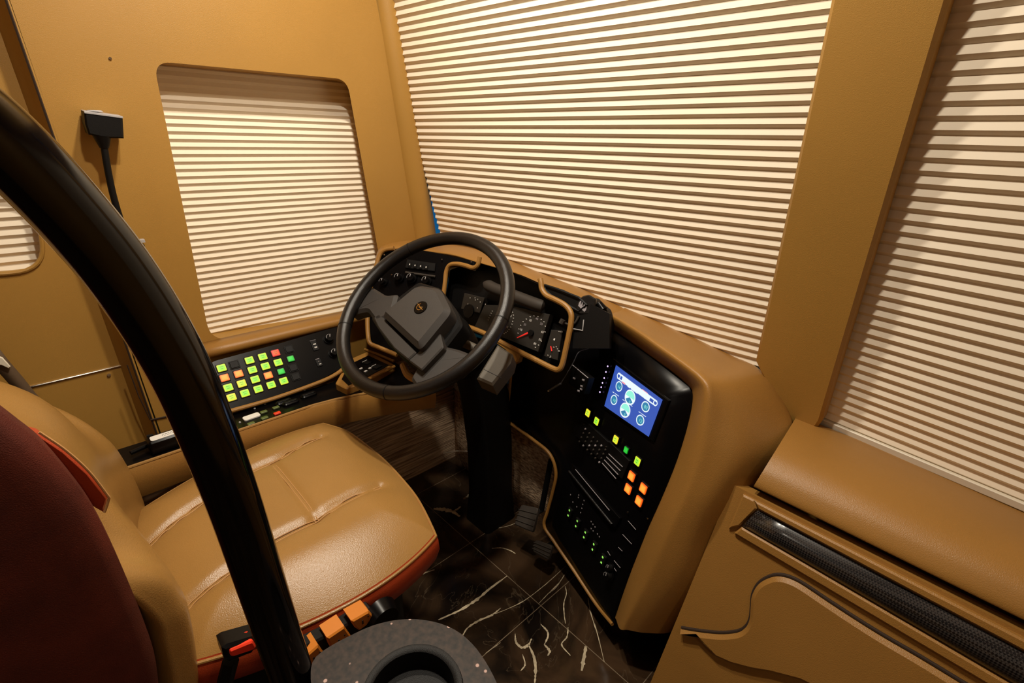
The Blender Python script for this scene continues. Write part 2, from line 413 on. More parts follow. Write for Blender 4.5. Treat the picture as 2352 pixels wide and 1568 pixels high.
vn = mb.build('marble_veins', parent=fl, smooth=0, recalc=False)
# left wall: panel with the driver window opening
XW = -1.45
def ngon_hole(mb, outer, hole, m):
    bm = bmesh.new(); eds = []
    for loop in (outer, hole):
        vv = [bm.verts.new(p) for p in loop]
        eds += [bm.edges.new((vv[i], vv[(i+1) % len(vv)])) for i in range(len(vv))]
    bmesh.ops.triangle_fill(bm, use_beauty=True, use_dissolve=False, edges=eds)
    bm.verts.index_update()
    mb.add([v.co.copy() for v in bm.verts], [[v.index for v in f.verts] for f in bm.faces], m); bm.free()
hole = fillet([px(p, XW) for p in [(352, 140), (797, 182), (893, 712), (484, 786)]], [.035, .035, .05, .055], 7)
ys = lambda z: .072 + .022*(1.2-z)/.7
mb = MB()
outer = [(XW, ys(0)+.01, -.01), (XW, 1.10, -.01), (XW, 1.02, .70), (XW, .955, .87), (XW, .845, 1.55), (XW, .76, ZC), (XW, ys(ZC), ZC)]
ngon_hole(mb, outer, hole, 'vinyl')
mb.prism([(XW, ys(-.01), -.01), (XW, ys(ZC), ZC), (XW-.055, ys(ZC)-.024, ZC), (XW-.055, ys(-.01)-.024, -.01)], (0, .004, 0), 'vinyl')   # returned edge of the panel
wl = struct(mb.build('wall_left', smooth=0, recalc=False))
mb = MB()
hole2 = fillet([px(p, XW-.055) for p in [(-260, 395), (72, 400), (106, 622), (-240, 645)]], [.04, .05, .06, .04], 7)
x2 = XW-.055
ngon_hole(mb, [(x2, .16, -.01), (x2, -2.45, -.01), (x2, -2.45, ZC), (x2, .10, ZC)], hole2, 'vinyl')
wlr = struct(mb.build('wall_left_rear', smooth=0, recalc=False))
def reveal(name, loop, depth, m='vinyl'):
    ym = sum(p.y for p in loop)/len(loop)      # the opening widens behind the trim panel
    mb = MB(); a = loop; b = [V((p.x-depth, ym+(p.y-ym)*1.28, p.z)) for p in loop]
    k = len(a); mb.add(a+b, [(i, (i+1) % k, k+(i+1) % k, k+i) for i in range(k)], m)
    return mb
w1 = struct(reveal('window_1', hole, .105).build('window_1', smooth=50))
mb = MB(); cen = sum(hole, V())/len(hole); mb.add([V((p.x-.104, cen.y+(p.y-cen.y)*1.28, p.z)) for p in hole], [tuple(range(len(hole)))], 'glass'); mb.build('glass', parent=w1)
w2 = struct(reveal('window_2', hole2, .05).build('window_2', smooth=50))
mb = MB(); mb.add([p+V((-.049, 0, 0)) for p in hole2], [tuple(range(len(hole2)))], 'glass'); mb.build('glass', parent=w2)
mb = MB(); mb.tube([p+V((.001, 0, 0)) for p in hole2], .0045, 'vinyl', 8, closed=True); mb.build('window_rim', parent=w2)
# outer skin closes the coach side behind the window openings
# wall seams and the bright belt line
mb = MB(); mb.tube([(XW-.002, ys(z)-.001, z) for z in (0, .5, 1.0, 1.5, ZC)], .003, 'groove', 6); struct(mb.build('trim_1'))
mb = MB(); a = px((66, 889), x2+.002); b = px((292, 836), x2+.002)
a = a+(a-b)*4; mb.tube([a, b], .0022, 'chrome', 8)
struct(mb.build('trim_2'))
mb = MB(); mb.tube([px((346, 964), XW+.001), px((385, 956), XW+.001), px((470, 934), XW+.001)], .0022, 'groove', 6)
mb.tube([px((292, 838), XW+.001), px((318, 908), XW+.001), px((345, 964), XW+.001)], .0016, 'groove', 6)
struct(mb.build('trim_3'))
mb = MB(); mb.cyl(px((250, 860), x2+.0005), (1, 0, 0), .004, .003, 'chrome', 12); mb.build('screw_head', wlr)
mb = MB(); mb.cyl(px((253, 134), XW+.0005), (1, 0, 0), .0028, .002, 'chrome', 12); mb.build('screw_head', wl)
# A pillar: rounded brown post between side wall and windshield
def lean(p0, p1, prof, m, name):
    mb = MB(); rows = []
    for t in (0, .33, .66, 1):
        o = V(p0)*(1-t)+V(p1)*t; rows.append([o+V((x, y, 0)) for x, y in prof])
    mb.grid(rows, m, True); k = len(prof); mb.f += [list(range(k-1, -1, -1)), list(range(3*k, 4*k))]; mb.m += [0, 0]
    return struct(mb.build(name, smooth=40))
prof = [(-.06, -.02), (0, -.008), (.012, .0), (.022, .014), (.026, .032), (.022, .055), (.012, .07), (-.06, .075)]
pb = px((958, 540), XW); pt = px((862, -60), XW); d_ = (pt-pb)/(pt.z-pb.z)
lean(pb+d_*(.30-pb.z), pb+d_*(ZC-pb.z), prof, 'vinyl', 'trim_4')
# centre post between the two windshield halves
PO, PN = V((-.3, 1.07, .72)), V((0, -.985, -.17))
q = [pp(p, PO, PN) for p in [(1734, 830), (1796, 966), (1806, 976), (1868, 987), (1878, 980), (1886, 968), (2180, 0), (1908, 0)]]
l0, l1 = q[0], q[7]; r0, r1 = q[5], q[6]
ext = lambda a, b, z: a+(b-a)*((z-a.z)/(b.z-a.z))
poly = [q[0], q[1], q[2], q[3], q[4], q[5], ext(r0, r1, ZC), ext(l0, l1, ZC)]
mb = MB(); mb.prism(poly, (0, .035, .004), 'vinyl', ch=.006); struct(mb.build('trim_5', smooth=30))
# ------------------------------------------------------------------ windshield glass
WA, WN = V((-1.43, 1.002, .885)), V((.09978202, -.98068169, -.16824678))
def ws(p, off=0.0): return pp(p, WA-WN*off, WN)
def on_ws(x, z, off=0): y = WA.y - ((x-WA.x)*WN.x+(z-WA.z)*WN.z)/WN.y; return V((x, y, z))-WN*off
def on_wr(x, z, off=0): return V((x, 1.0+.17*(1.38-z)-.10*(x+.17)+off, z))
mb = MB()
mb.prism([on_ws(-1.54, .67, .05), on_ws(-.25, .67, .05), on_ws(-.25, 1.72, .05), on_ws(-1.54, 1.72, .05)], (0, .006, 0), 'glass')
struct(mb.build('window_3', smooth=0))
mb = MB()
mb.prism([on_wr(-.27, .59, .08), on_wr(1.1, .59, .08), on_wr(1.1, 1.72, .08), on_wr(-.27, 1.72, .08)], (0, .006, 0), 'glass')
struct(mb.build('window_4', smooth=0))
# ------------------------------------------------------------------ pleated blinds
def pleats(mb, left, right, z0, z1, per, amp, nrm, share=.60, nx=14, z1r=None):
    # left(z), right(z): edge points on the blind plane; accordion folded fabric from z0 (top) to z1
    rows = []; k = int((z0-z1)/per); fan = (z0-z1r)/(z0-z1) if z1r else 1
    for i in range(k+1):
        for q, a in ((0, 0), (share, amp)):
            z = z0-(i+q)*per
            if z < z1: break
            l, r = left(z), right(z0-(z0-z)*fan); d = nrm*a
            rows.append([l+(r-l)*(j/nx)+d for j in range(nx+1)])
    mb.grid(rows, 'cream')
    return z0-k*per
# windshield, driver half
def wl_left(z):
    t = max(0, min(1, (1.25-z)/.37)); return on_ws(-1.432+.030*t*t, z)
bl = thing('pleated_blind', on_ws(-.9, .70), 'large cream pleated blind behind the steering wheel, left of the brown centre post', 'blind')
mb = MB(); pleats(mb, wl_left, lambda z: on_ws(-.312, z), 1.668, .69, .0190, .0060, WN)
mb.build('pleated_fabric', bl, smooth=0, recalc=False)
mb = MB(); mb.prism([on_ws(-1.43, 1.70, -.012), on_ws(-.31, 1.70, -.012), on_ws(-.31, 1.668, -.012), on_ws(-1.43, 1.668, -.012)], (0, .02, 0), 'creamrail'); mb.build('head_rail', bl)
# windshield, passenger half
WR = V((-.1, -.98, -.167)).normalized()

rb_ = thing('pleated_blind', on_wr(.3, .64), 'cream pleated blind right of the brown centre post, above the passenger dashboard', 'blind')
a, b = pp((1882, 960), on_wr(-.17, .7, -.012), WR), pp((2352, 1157), on_wr(-.17, .7, -.012), WR)
e = b+(b-a)*1.8; a = a-(b-a)*.15
rz = lambda x: a.z+(e.z-a.z)*(x-a.x)/(e.x-a.x)-.013
RZ0, RZ1 = rz(-.262), rz(1.06)
mb = MB(); pleats(mb, lambda z: on_wr(-.262, z), lambda z: on_wr(1.06, z), 1.668, RZ0, .0194, .0060, WR, z1r=RZ1)
mb.build('pleated_fabric', rb_, smooth=0, recalc=False)
mb = MB(); mb.prism([a, e, e-V((0, -.002, .0155)), a-V((0, -.002, .0155))], (0, .022, 0), 'creamrail', ch=.0015); mb.build('bottom_rail', rb_, smooth=0)
mb = MB(); mb.prism([on_wr(-.26, 1.70, -.012), on_wr(1.06, 1.70, -.012), on_wr(1.06, 1.668, -.012), on_wr(-.26, 1.668, -.012)], (0, .02, 0), 'creamrail'); mb.build('head_rail', rb_)
# driver side window
wb = thing('pleated_blind', (XW-.05, .5, .63), 'cream pleated blind in the driver side window beside the seat', 'blind')
mb = MB(); pleats(mb, lambda z: V((XW-.080, .20, z)), lambda z: V((XW-.080, .90, z)), 1.355, .632, .0176, .0064, V((1, 0, 0)))
mb.build('pleated_fabric', wb, smooth=0, recalc=False)
mb = MB(); mb.box((XW-.078, .55, .634), .014, .64, .015, 'creamrail'); mb.build('bottom_rail', wb, bevel=.002)
# rear side window
wb2 = thing('pleated_blind', (x2-.04, -.15, .86), 'cream pleated blind in the small round-cornered window at the left picture edge', 'blind')
mb = MB(); pleats(mb, lambda z: V((x2-.04, -.42, z)), lambda z: V((x2-.04, .06, z)), 1.15, .86, .0190, .0064, V((1, 0, 0)), nx=6)
mb.build('pleated_fabric', wb2, smooth=0, recalc=False)
# ------------------------------------------------------------------ carpeted footwell sides
mb = MB(); mb.prism([(-1.338, -.05, 0.0), (-1.338, 1.02, 0.0), (-1.338, 1.02, .47), (-1.338, -.05, .47)], (-.03, 0, 0), 'carpet')
cp = mb.build('carpet_panel', smooth=0); tag(cp, 'ribbed brown carpet covering the footwell side under the side console', 'carpet')
mb = MB(); rows = []
pth = cr([(-1.335, .99, 0), (-1.20, .965, 0), (-1.10, .955, 0), (-.98, .965, 0), (-.5, .98, 0)], 5)
mb.grid([[p+V((0, 0, z)) for p in pth] for z in (0, .1, .25, .45)], 'carpet')
cp = mb.build('carpet_panel', smooth=60, solid=.02); tag(cp, 'brown carpet on the front of the footwell behind the black steering pedestal', 'carpet')
mb = MB(); mb.tube(cr([pp(p, (0, .93, 0), (0, 1, 0)) for p in [(1019, 1041), (1045, 1036), (1070, 1036), (1094, 1038)]], 5), .0022, 'cream', 6)
st = mb.build('edge_strip'); tag(st, 'thin pale curved edging strip at the foot of the footwell carpet', 'trim strip')
# ------------------------------------------------------------------ side console along the left wall
sc = thing('side_console', (-1.32, .5, .40), 'low brown console along the left wall under the driver window, with lit square buttons', 'console')
def lx(y): return -1.20 + .10*max(0, (y-.42)/.3)**1.5        # inner edge swings in towards the dash
mb = MB(); rows = []
for y in (-.06, .1, .25, .40, .50, .58, .66, .74):
    xi = lx(y); rows.append([V((-1.315, y, .500)), V((-1.26, y, .500)), V((xi-.012, y, .500)), V((xi-.010, y, .508)), V((xi-.002, y, .5085)), V((xi+.002, y, .503)), V((xi+.004, y, .46)), V((xi-.004, y, .425)), V((xi-.03, y, .415)), V((-1.34, y, .41))])
mb.grid(rows, 'leather')
mb.build('console_body', sc, smooth=50)
mb = MB(); rows = []
for y in (-.06, .1, .25, .40, .50, .58, .66, .735):
    xi = lx(y); rows.append([V((-1.305, y, .505)), V((xi-.014, y, .5055))])
mb.grid(rows, 'gloss')
sh = mb.build('shelf_panel', sc, smooth=0, solid=.004); sh['label'] = 'glossy black lower shelf strip'
# top ledge against the window and the sloped button panel
mb = MB()
mb.grid([[V((-1.452, y, .662)), V((-1.425, y, .662)), V((-1.402, y, .660)), V((-1.394, y, .652)), V((-1.394, y, .640)), V((-1.402, y, .632))] for y in (.205, .3, .5, .7, .86)], 'leather')
mb.build('top_ledge', sc, smooth=50, solid=.004)
# the panel runs diagonally down from the ledge to a tan lip
BT0, BT1 = V((-1.396, .205, .636)), V((-1.396, .70, .640)); BB0, BB1 = V((-1.297, .205, .522)), V((-1.287, .60, .535))
bu = V((0, 1, 0)); bn = V((.77, 0, .64)).normalized(); bv = bn.cross(bu)*1.0
if bv.z < 0: bv = -bv
bq = [BT0, BT1, V((-1.33, .66, .560)), BB1, BB0]
def onb(p, off=0): return pp(p, BT0+bn*off, bn)
mb = MB(); mb.prism(fillet([onb((462, 850)), onb((492, 829)), onb((640, 789)), onb((800, 742)), onb((806, 800)), onb((790, 842)), onb((735, 872)), onb((632, 909)), onb((532, 938)), onb((505, 946))], .006, 3), -bn*.012, 'gloss')
bp = mb.build('button_panel', sc, smooth=30); bp['label'] = 'black sloped panel of lit square buttons'
btn = {'y': 'e_lime', 'l': 'e_lime', 'a': 'e_yellow', 'o': 'e_orange', 'r': 'e_red', 'g': 'e_green', '-': None}
CR = 300/2352.
grid_px = [((225, 435), 'l'), ((455, 375), '-'), ((728, 297), 'l'), ((965, 232), 'l'), ((1197, 165), 'r'), ((1440, 95), '-'),
           ((280, 612), 'o'), ((532, 540), 'o'), ((780, 468), 'l'), ((1015, 402), 'l'), ((1243, 335), 'l'), ((1470, 268), 'g'),
           ((345, 787), 'l'), ((587, 715), 'a'), ((830, 640), 'l'), ((1066, 568), 'o'), ((1297, 497), 'g'), ((1515, 430), '-'),
           ((405, 962), 'a'), ((645, 888), 'l'), ((885, 812), 'l'), ((1117, 738), 'l'), ((1342, 668), 'l'), ((1560, 590), '-')]
kinds = {'l': 'lit lime push button', 'a': 'lit yellow push button', 'o': 'lit orange push button', 'r': 'lit red push button', 'g': 'lit green push button', '-': 'blank black push button'}
for (cx_, cy_), k in grid_px:
    c = onb((480+CR*cx_, 790+CR*cy_)); small = k in 'g'
    mb = MB(); legend_button(mb, c, bu, bv, bn, .0205*(.86 if small else 1), .0185*(.86 if small else 1), btn[k], .004, k in 'lar')
    b = mb.build('push_button', bp, smooth=30); b['label'] = kinds[k]
def knob(parent, c, n, r, h, marks=3):
    mb = MB(); c = V(c); mb.cyl(c, n, r*1.25, h*.25, 'gloss', 24); mb.cyl(c, n, r, h, 'black', 24, r*.86, 'gloss')
    u, v, n = frame(n, (0, .3, 1))
    mb.ring(c+n*h, n, r*.80, .0006, 'silver', 20, (u, v), 1.9, 3.6)
    mb.box(c+n*(h+.0006)+v*(r*.45), .0018, r*.7, .0012, 'silver', (u, v, n))
    return mb.build('rotary_knob', parent, smooth=40)
knob(bp, onb((754, 779)), bn, .0125, .018); knob(bp, onb((765, 812)), bn, .0115, .018)
def rocker(parent, c, u, v, n, w, h, marks, name='rocker_switch'):
    mb = MB(); c = V(c); mb.prism([c+u*x+v*y+n*.003 for x, y in rrect(w, h, w*.15)], -n*.004, 'black', ch=.0008)
    for (x, y, a, b, mt) in marks: mb.box(c+u*(x*w)+v*(y*h)+n*.0032, a*w, b*h, .0005, mt, (u, v, n))
    return mb.build(name, parent, smooth=30)
rocker(bp, onb((722, 793)), bu, bv, bn, .018, .034, [(0, .46, 1, .02, 'greymark'), (.05, .08, .42, .10, 'mark'), (.05, -.22, .42, .10, 'mark'), (.05, .08, .12, .04, 'ink'), (.05, -.22, .12, .04, 'ink')])
rocker(bp, onb((732, 832)), bu, bv, bn, .016, .026, [(-.1, .40, .7, .05, 'greymark'), (0, .1, .2, .06, 'greymark'), (.1, -.25, .36, .08, 'mark')])
# tan lip between button panel and shelf
mb = MB(); mb.tube(cr([onb(p, .003) for p in [(496, 953), (532, 943), (632, 914), (735, 877), (775, 857), (797, 838)]], 5), .0058, 'leather', 10); mb.build('panel_lip', sc)
# shelf controls
SN = V((0, 0, 1)); SU = V((0, 1, 0)); SV = V((-1, 0, 0))
def onsf(p): return pz(p, .506)
mb = MB(); c = onsf((578, 958)); u_ = (onsf((592, 953))-onsf((563, 963))).normalized(); v_ = V((-u_.y, u_.x, 0))
mb.prism([c+u_*x+v_*y+SN*.004 for x, y in rrect(.040, .021, .005)], (0, 0, -.004), 'white', ch=.001)
o = mb.build('label_plate', sc); o['label'] = 'blank white label plate'
for p, mt, lb in [((606, 947), 'olive', 'olive key'), ((608, 961), 'olive', 'olive key'), ((634, 937), 'olive', 'olive key'), ((577, 974), 'olive', 'olive key'), ((637, 950), 'redbtn', 'red key')]:
    mb = MB(); c = onsf(p); mb.prism([c+u_*x+v_*y+SN*.004 for x, y in rrect(.017, .011, .002)], (0, 0, -.004), mt, ch=.001); b = mb.build('shelf_key', sc); b['label'] = lb
for p in ((652, 925), (668, 926), (709, 909)):
    mb = MB(); c = onsf(p); mb.prism([c+u_*x+v_*y+SN*.007 for x, y in rrect(.046, .020, .0095)], (0, 0, -.008), 'gloss', ch=.003)
    mb.prism([c+u_*x+v_*(y)+SN*.009 for x, y in rrect(.036, .009, .0044)], (0, 0, -.003), 'black', ch=.001); mb.build('paddle_switch', sc)
for p in ((556, 935), (585, 938), (609, 928), (700, 896), (551, 970)):
    mb = MB(); mb.cyl(onsf(p), SN, .0028, .0025, 'silver', 10, .002); mb.build('screw_head', sc)
mb = MB()
mb.tube([V((lx(y)-.003, y, .5075)) for y in (-.055, .05, .2, .42, .48, .54, .6, .66, .72)], .0042, 'tan', 8); o = mb.build('edge_piping', sc); o['label'] = 'pale piped edge'
# small corner tray between console and dash
mb = MB(); tz = .525
def ont(p, z=tz): return pz(p, z)
tr = [ont(p) for p in [(800, 826), (846, 806), (908, 838), (846, 873), (796, 893), (770, 880)]]
mb.prism(fillet(tr, .006, 3), (0, 0, -.03), 'leather', ch=.002); o = mb.build('corner_tray', sc, smooth=30)
mb = MB(); mb.prism([ont(p, tz+.002) for p in [(800, 838), (846, 816), (893, 838), (843, 865), (800, 884), (785, 870)]], (0, 0, -.004), 'gloss')
cs = mb.build('corner_switch_panel', sc, smooth=0)
mb = MB(); mb.tube([ont(p, tz+.006) for p in [(842, 873), (876, 857), (906, 841)]], .0045, 'leather', 8); mb.tube([ont(p, tz+.006) for p in [(838, 802), (872, 815), (905, 829)]], .004, 'leather', 8); mb.build('tray_rim', sc)
e1 = (ont((850, 829))-ont((838, 835))).normalized(); e2 = V((-e1.y, e1.x, 0))
for p, w_, l_ in [((843, 832), .004, .017), ((864, 842), .004, .017)]:
    mb = MB(); c = ont(p, tz+.003); mb.box(c, .026, .026, .004, 'black', (e1, e2, SN)); mb.box(c+e2*.010+SN*.0025, .020, .0016, .001, 'mark', (e1, e2, SN)); b = mb.build('rocker_switch', cs, bevel=.001)
for p in ((829, 846), (850, 845), (840, 852)):
    mb = MB(); c = ont(p, tz+.003); mb.box(c, .010, .006, .002, 'mark', (e1, e2, SN)); b = mb.build('switch_symbol', cs)
# ------------------------------------------------------------------ dashboard
db = thing('dashboard', (-.85, .95, .40), 'brown leather wraparound dashboard with gauges, touch screen and lit switches', 'dashboard')
PH = ray((600, 311)); PD = ray((409, 4343)); PNN = PH.cross(PD).normalized()
if PNN.y > 0: PNN = -PNN
PO_ = EYE + (V((-.445, .817, .03))-EYE)*.95
def onp(p, off=0): return pp(p, PO_+PNN*off, PNN)
PU = -PH; PV = -PD                                     # right and up on the wing panel
front = [((868, 602), .750), ((879, 575), .765), ((896, 570), .785), ((936, 569), .84), ((988, 577), .885), ((1045, 586), .905), ((1100, 603), .925), ((1183, 626), .945), ((1243, 651), .955), ((1275, 660), .96), ((1332, 688), .985)]
rear = [((862, 600), .79), ((872, 572), .82), ((905, 557), .87), ((960, 553), .94)] + [((x, y), None) for x, y in [(1030, 560), (1085, 569), (1160, 592), (1240, 625), (1290, 645), (1335, 662), (1392, 687)]]
F = [py(p, y) for p, y in front] + [onp((1396, 745), .0)]
Rr = [py(p, y) if y else ws(p, .012) for p, y in rear] + [ws((1440, 706), .012)]
Rb = [p+V((0, .004, -.03)) for p in Rr]
mid = [f*.5+r*.5+V((0, -.004, .006)) for f, r in zip(F, Rr)]
Fr = [f+V((0, .012, -.014)) for f in F]
f1 = [f*.86+r*.14+V((0, -.002, .004)) for f, r in zip(F, Rr)]
mb = MB(); mb.grid(patch([Rb, Rr, mid, f1, F, Fr], 5, 4), 'leather'); mb.build('dash_top', db, smooth=70)
# wing: the leather shell around the black panel
A_ = [onp(p, .002) for p in [(1396, 745), (1450, 781), (1500, 817), (1550, 853), (1586, 884), (1595, 905), (1590, 950), (1565, 1040), (1530, 1130), (1490, 1220), (1450, 1320), (1415, 1422)]]
A0 = [onp(p, -.02) for p in [(1394, 748), (1447, 785), (1497, 821), (1546, 857), (1580, 888), (1589, 906), (1584, 950), (1559, 1040), (1524, 1130), (1484, 1220), (1444, 1320), (1410, 1415)]]
B_ = [onp(p, .022) for p in [(1402, 724), (1462, 760), (1517, 798), (1572, 837), (1609, 868), (1622, 898), (1616, 955), (1594, 1045), (1560, 1135), (1520, 1225), (1475, 1330), (1424, 1444)]]
cpx = [((1440, 706), 0), ((1500, 731), 0), ((1560, 758), 0), ((1620, 785), 0), ((1690, 818), 0), ((1752, 860), 1.075), ((1815, 960), 1.06), ((1815, 1035), 1.0), ((1752, 1112), .935), ((1700, 1215), .905), ((1650, 1340), .87), ((1545, 1448), .82)]
C_ = [ws(p, .014) if not y else py(p, y) for p, y in cpx]
Cb = [p+V((.0, .004, -.03)) if i < 5 else p+V((-.04, .06, -.01)) for i, p in enumerate(C_)]
bul = [0, 0, .002, .006, .012, .018, .03, .034, .034, .032, .026, .012]
D_ = [b*.5+c*.5+V((k*.5, -k, k*.55)) for b, c, k in zip(B_, C_, bul)]
D1 = [b*.82+c*.18+V((k*.2, -k*.7, k*.45+.002)) for b, c, k in zip(B_, C_, bul)]
mb = MB(); mb.grid(patch([A0, A_, B_, D1, D_, C_, Cb], 6, 5), 'leather'); mb.build('dash_wing', db, smooth=80)
# black panel of the wing
pnl = [(1394, 750), (1497, 822), (1582, 888), (1589, 906), (1584, 950), (1559, 1040), (1524, 1130), (1484, 1220), (1444, 1320), (1410, 1420)]
lft = [(1408, 1432), (1370, 1385), (1320, 1310), (1272, 1240), (1251, 1206), (1258, 1175), (1270, 1130), (1278, 1085), (1264, 1042), (1230, 1012), (1182, 977), (1165, 960), (1171, 900), (1178, 830), (1186, 806)]
lfy = [.785, .812, .842, .862, .868, .876, .888, .898, .902, .906, .912, .914, .918, .920, .912]
Lp = [py(p, y) for p, y in zip(lft, lfy)]
mb = MB(); rows = []
Rp = [onp(p, -.004) for p in [(1410, 1420), (1427, 1370), (1450, 1310), (1470, 1260), (1484, 1220), (1505, 1175), (1524, 1130), (1545, 1080), (1559, 1040), (1575, 990), (1584, 950), (1589, 906), (1582, 888), (1497, 822), (1394, 750)]]
Mp = [onp(p, -.004) for p in [(1409, 1426), (1400, 1378), (1388, 1312), (1374, 1250), (1368, 1212), (1374, 1175), (1388, 1130), (1398, 1085), (1396, 1045), (1390, 1010), (1380, 975), (1375, 930), (1372, 880), (1370, 820), (1368, 752)]]
M2 = [onp(p, -.004) for p in [(1409, 1428), (1385, 1382), (1345, 1311), (1312, 1245), (1300, 1209), (1306, 1175), (1318, 1130), (1326, 1085), (1326, 1044), (1322, 1011), (1316, 975), (1312, 940), (1310, 890), (1312, 830), (1318, 760)]]
for a, b, c2, d in zip(Lp, M2, Mp, Rp): rows.append([a, a*.5+b*.5, b, c2, c2*.5+d*.5, d])
mb.grid(rows, 'gloss')
wp = mb.build('wing_panel', db, smooth=60, solid=.01); wp['label'] = 'glossy black panel with screen, switches and radio'
mb = MB(); mb.tube(cr([a+V((0, -.002, 0)) for a in Lp], 5), .0048, 'leather', 8); o = mb.build('panel_trim', db); o['label'] = 'tan curved edge of the black panel'
# display
sq = [onp(p, .004) for p in [(1415, 838), (1522, 918), (1490, 1003), (1388, 932)]]
eu = ((sq[1]-sq[0])+(sq[2]-sq[3]))/2; ev = ((sq[0]-sq[3])+(sq[1]-sq[2]))/2; sO = sq[3]
def S(x, y, z=0): return sq[3]*(1-x)*(1-y)+sq[2]*x*(1-y)+sq[1]*x*y+sq[0]*(1-x)*y+PNN*z
mb = MB(); mb.prism([S(-.11, -.06, -.002), S(1.09, -.06, -.002), S(1.09, 1.08, -.002), S(-.11, 1.08, -.002)], -PNN*.01, 'gloss', ch=.002)
mb.add([S(0, 0), S(1, 0), S(1, 1), S(0, 1)], [(0, 1, 2, 3)], 'e_blue')
W_, H_ = eu.length, ev.length
def disc(mb, x, y, r, m, z, a0=0, a1=360, r0=0, asp=W_/H_):
    n_ = 28; pts = [S(x+r*math.cos(math.radians(a0+(a1-a0)*i/n_)), y+r*asp*math.sin(math.radians(a0+(a1-a0)*i/n_)), z) for i in range(n_+1)]
    if r0:
        q_ = [S(x+r0*math.cos(math.radians(a0+(a1-a0)*i/n_)), y+r0*asp*math.sin(math.radians(a0+(a1-a0)*i/n_)), z) for i in range(n_+1)]
        mb.add(pts+q_, [(i, i+1, n_+2+i, n_+1+i) for i in range(n_)], m)
    else: mb.add([S(x, y, z)]+pts, [(0, i+1, i+2) for i in range(n_)], m)
def bar(mb, x0, x1, y0, y1, m, z): mb.add([S(x0, y0, z), S(x1, y0, z), S(x1, y1, z), S(x0, y1, z)], [(0, 1, 2, 3)], m)
bar(mb, .10, .93, .86, .90, 'e_white', .0006); bar(mb, .20, .80, .78, .86, 'e_white', .0006); bar(mb, .10, .93, .755, .785, 'e_white', .0006)
for x in (.12, .91): disc(mb, x, .827, .040, 'e_white', .0005, 0, 360, .026)
bar(mb, .62, .74, .90, .915, 'e_pink', .0007); bar(mb, .22, .29, .74, .775, 'e_pink', .0008)
for (x, y, r, txt) in [(.185, .62, .072, '16'), (.165, .27, .072, '10'), (.775, .60, .078, '83'), (.765, .235, .078, '12')]:
    disc(mb, x, y, r, 'e_teal', .0004); disc(mb, x, y, r, 'e_white', .0006, 0, 360, r*.80)
    bar(mb, x-.075, x-.035, y+r*1.95, y+r*2.15, 'e_white', .0006); bar(mb, x-.02, x+.075, y+r*1.95, y+r*2.15, 'e_white', .0006)
    write(mb, txt, S(x+.01, y-.01, .0007), eu.normalized(), ev.normalized(), r*W_*.85, 'e_mint')
for (x, y) in [(.455, .56), (.44, .22)]:
    r = .108; disc(mb, x, y, r, 'e_white', .0006); disc(mb, x, y, r*.84, 'e_mint', .0007, 0, 180); disc(mb, x, y, r*.80, 'e_teal', .0007, 215, 330); write(mb, '0', S(x+.02, y-.10, .0009), eu.normalized(), ev.normalized(), r*W_*.5, 'e_mint')
    bar(mb, x-.11, x-.05, y+r*1.68, y+r*1.80, 'e_white', .0006); bar(mb, x-.03, x+.11, y+r*1.68, y+r*1.80, 'e_white', .0006)
ds = mb.build('display_screen', wp, smooth=0, recalc=False); ds['label'] = 'lit blue touch screen with round gauges'
for p in [(1396, 841), (1392, 854), (1388, 868), (1384, 879), (1381, 889), (1378, 900)]:
    mb = MB(); mb.cyl(onp(p, .002), PNN, .0022, .0012, 'e_led', 10, .0016); o = mb.build('indicator_light', wp); o['label'] = 'violet pinpoint light'
for p, k in [((1352, 948), 'e_yellow'), ((1372, 967), 'e_lime'), ((1416, 1009), 'e_yellow'), ((1440, 1033), 'e_green'), ((1466, 1059), 'e_lime')]:
    mb = MB(); s_ = .8 if k == 'e_green' else 1; legend_button(mb, onp(p), PU, PV, PNN, .0165*s_, .0185*s_, k, .004); b = mb.build('push_button', wp, smooth=30); b['label'] = {'e_yellow': 'lit yellow push button', 'e_lime': 'lit lime push button', 'e_green': 'lit green push button'}[k]
for p in [(1453, 1093), (1480, 1121), (1445, 1122), (1470, 1150)]:
    mb = MB(); legend_button(mb, onp(p), PU, PV, PNN, .0200, .0210, 'e_orange', .005, False); b = mb.build('push_button', wp, smooth=30); b['label'] = 'lit orange push button'
# air vents, radio and climate controls below
def quadbox(mb, ps, m, h=.004, off=0): mb.prism([onp(p, off+h) for p in ps], -PNN*(h+.004), m, ch=.001)
mb = MB(); quadbox(mb, [(1340, 962), (1420, 1035), (1398, 1078), (1322, 1000)], 'black', .003)
for i in range(6):
    for j in range(4):
        p = (1345+i*9.2-j*4.6, 985+i*9.5+j*9.5); mb.cyl(onp(p, .004), PNN, .0030, .003, 'greymark' if (i+j) % 4 == 0 else 'rubber', 8, .002)
mb.cyl(onp((1341, 974), .003), PNN, .0020, .002, 'chrome', 10); o = mb.build('keypad', wp, smooth=40)
mb = MB(); quadbox(mb, [(1398, 1012), (1446, 1058), (1428, 1100), (1376, 1052)], 'black', .003)
for i in range(4):
    a, b = (1398-i*5, 1042+i*7), (1430-i*5, 1072+i*9); mb.tube([onp(a, .005), onp(b, .005)], .0011, 'greymark', 6)
mb.cyl(onp((1392, 1026), .003), PNN, .0020, .002, 'chrome', 10); o = mb.build('slotted_control', wp, smooth=40)
mb = MB(); quadbox(mb, [(1312, 1062), (1424, 1190), (1412, 1212), (1300, 1082)], 'gloss', .004)
mb.tube([onp((1307, 1082), .007), onp((1406, 1204), .007)], .0035, 'rim', 8); mb.tube([onp((1322, 1078), .006), onp((1400, 1172), .006)], .001, 'greymark', 6)
o = mb.build('radio_unit', wp, smooth=40)
cs_ = 260/1456.
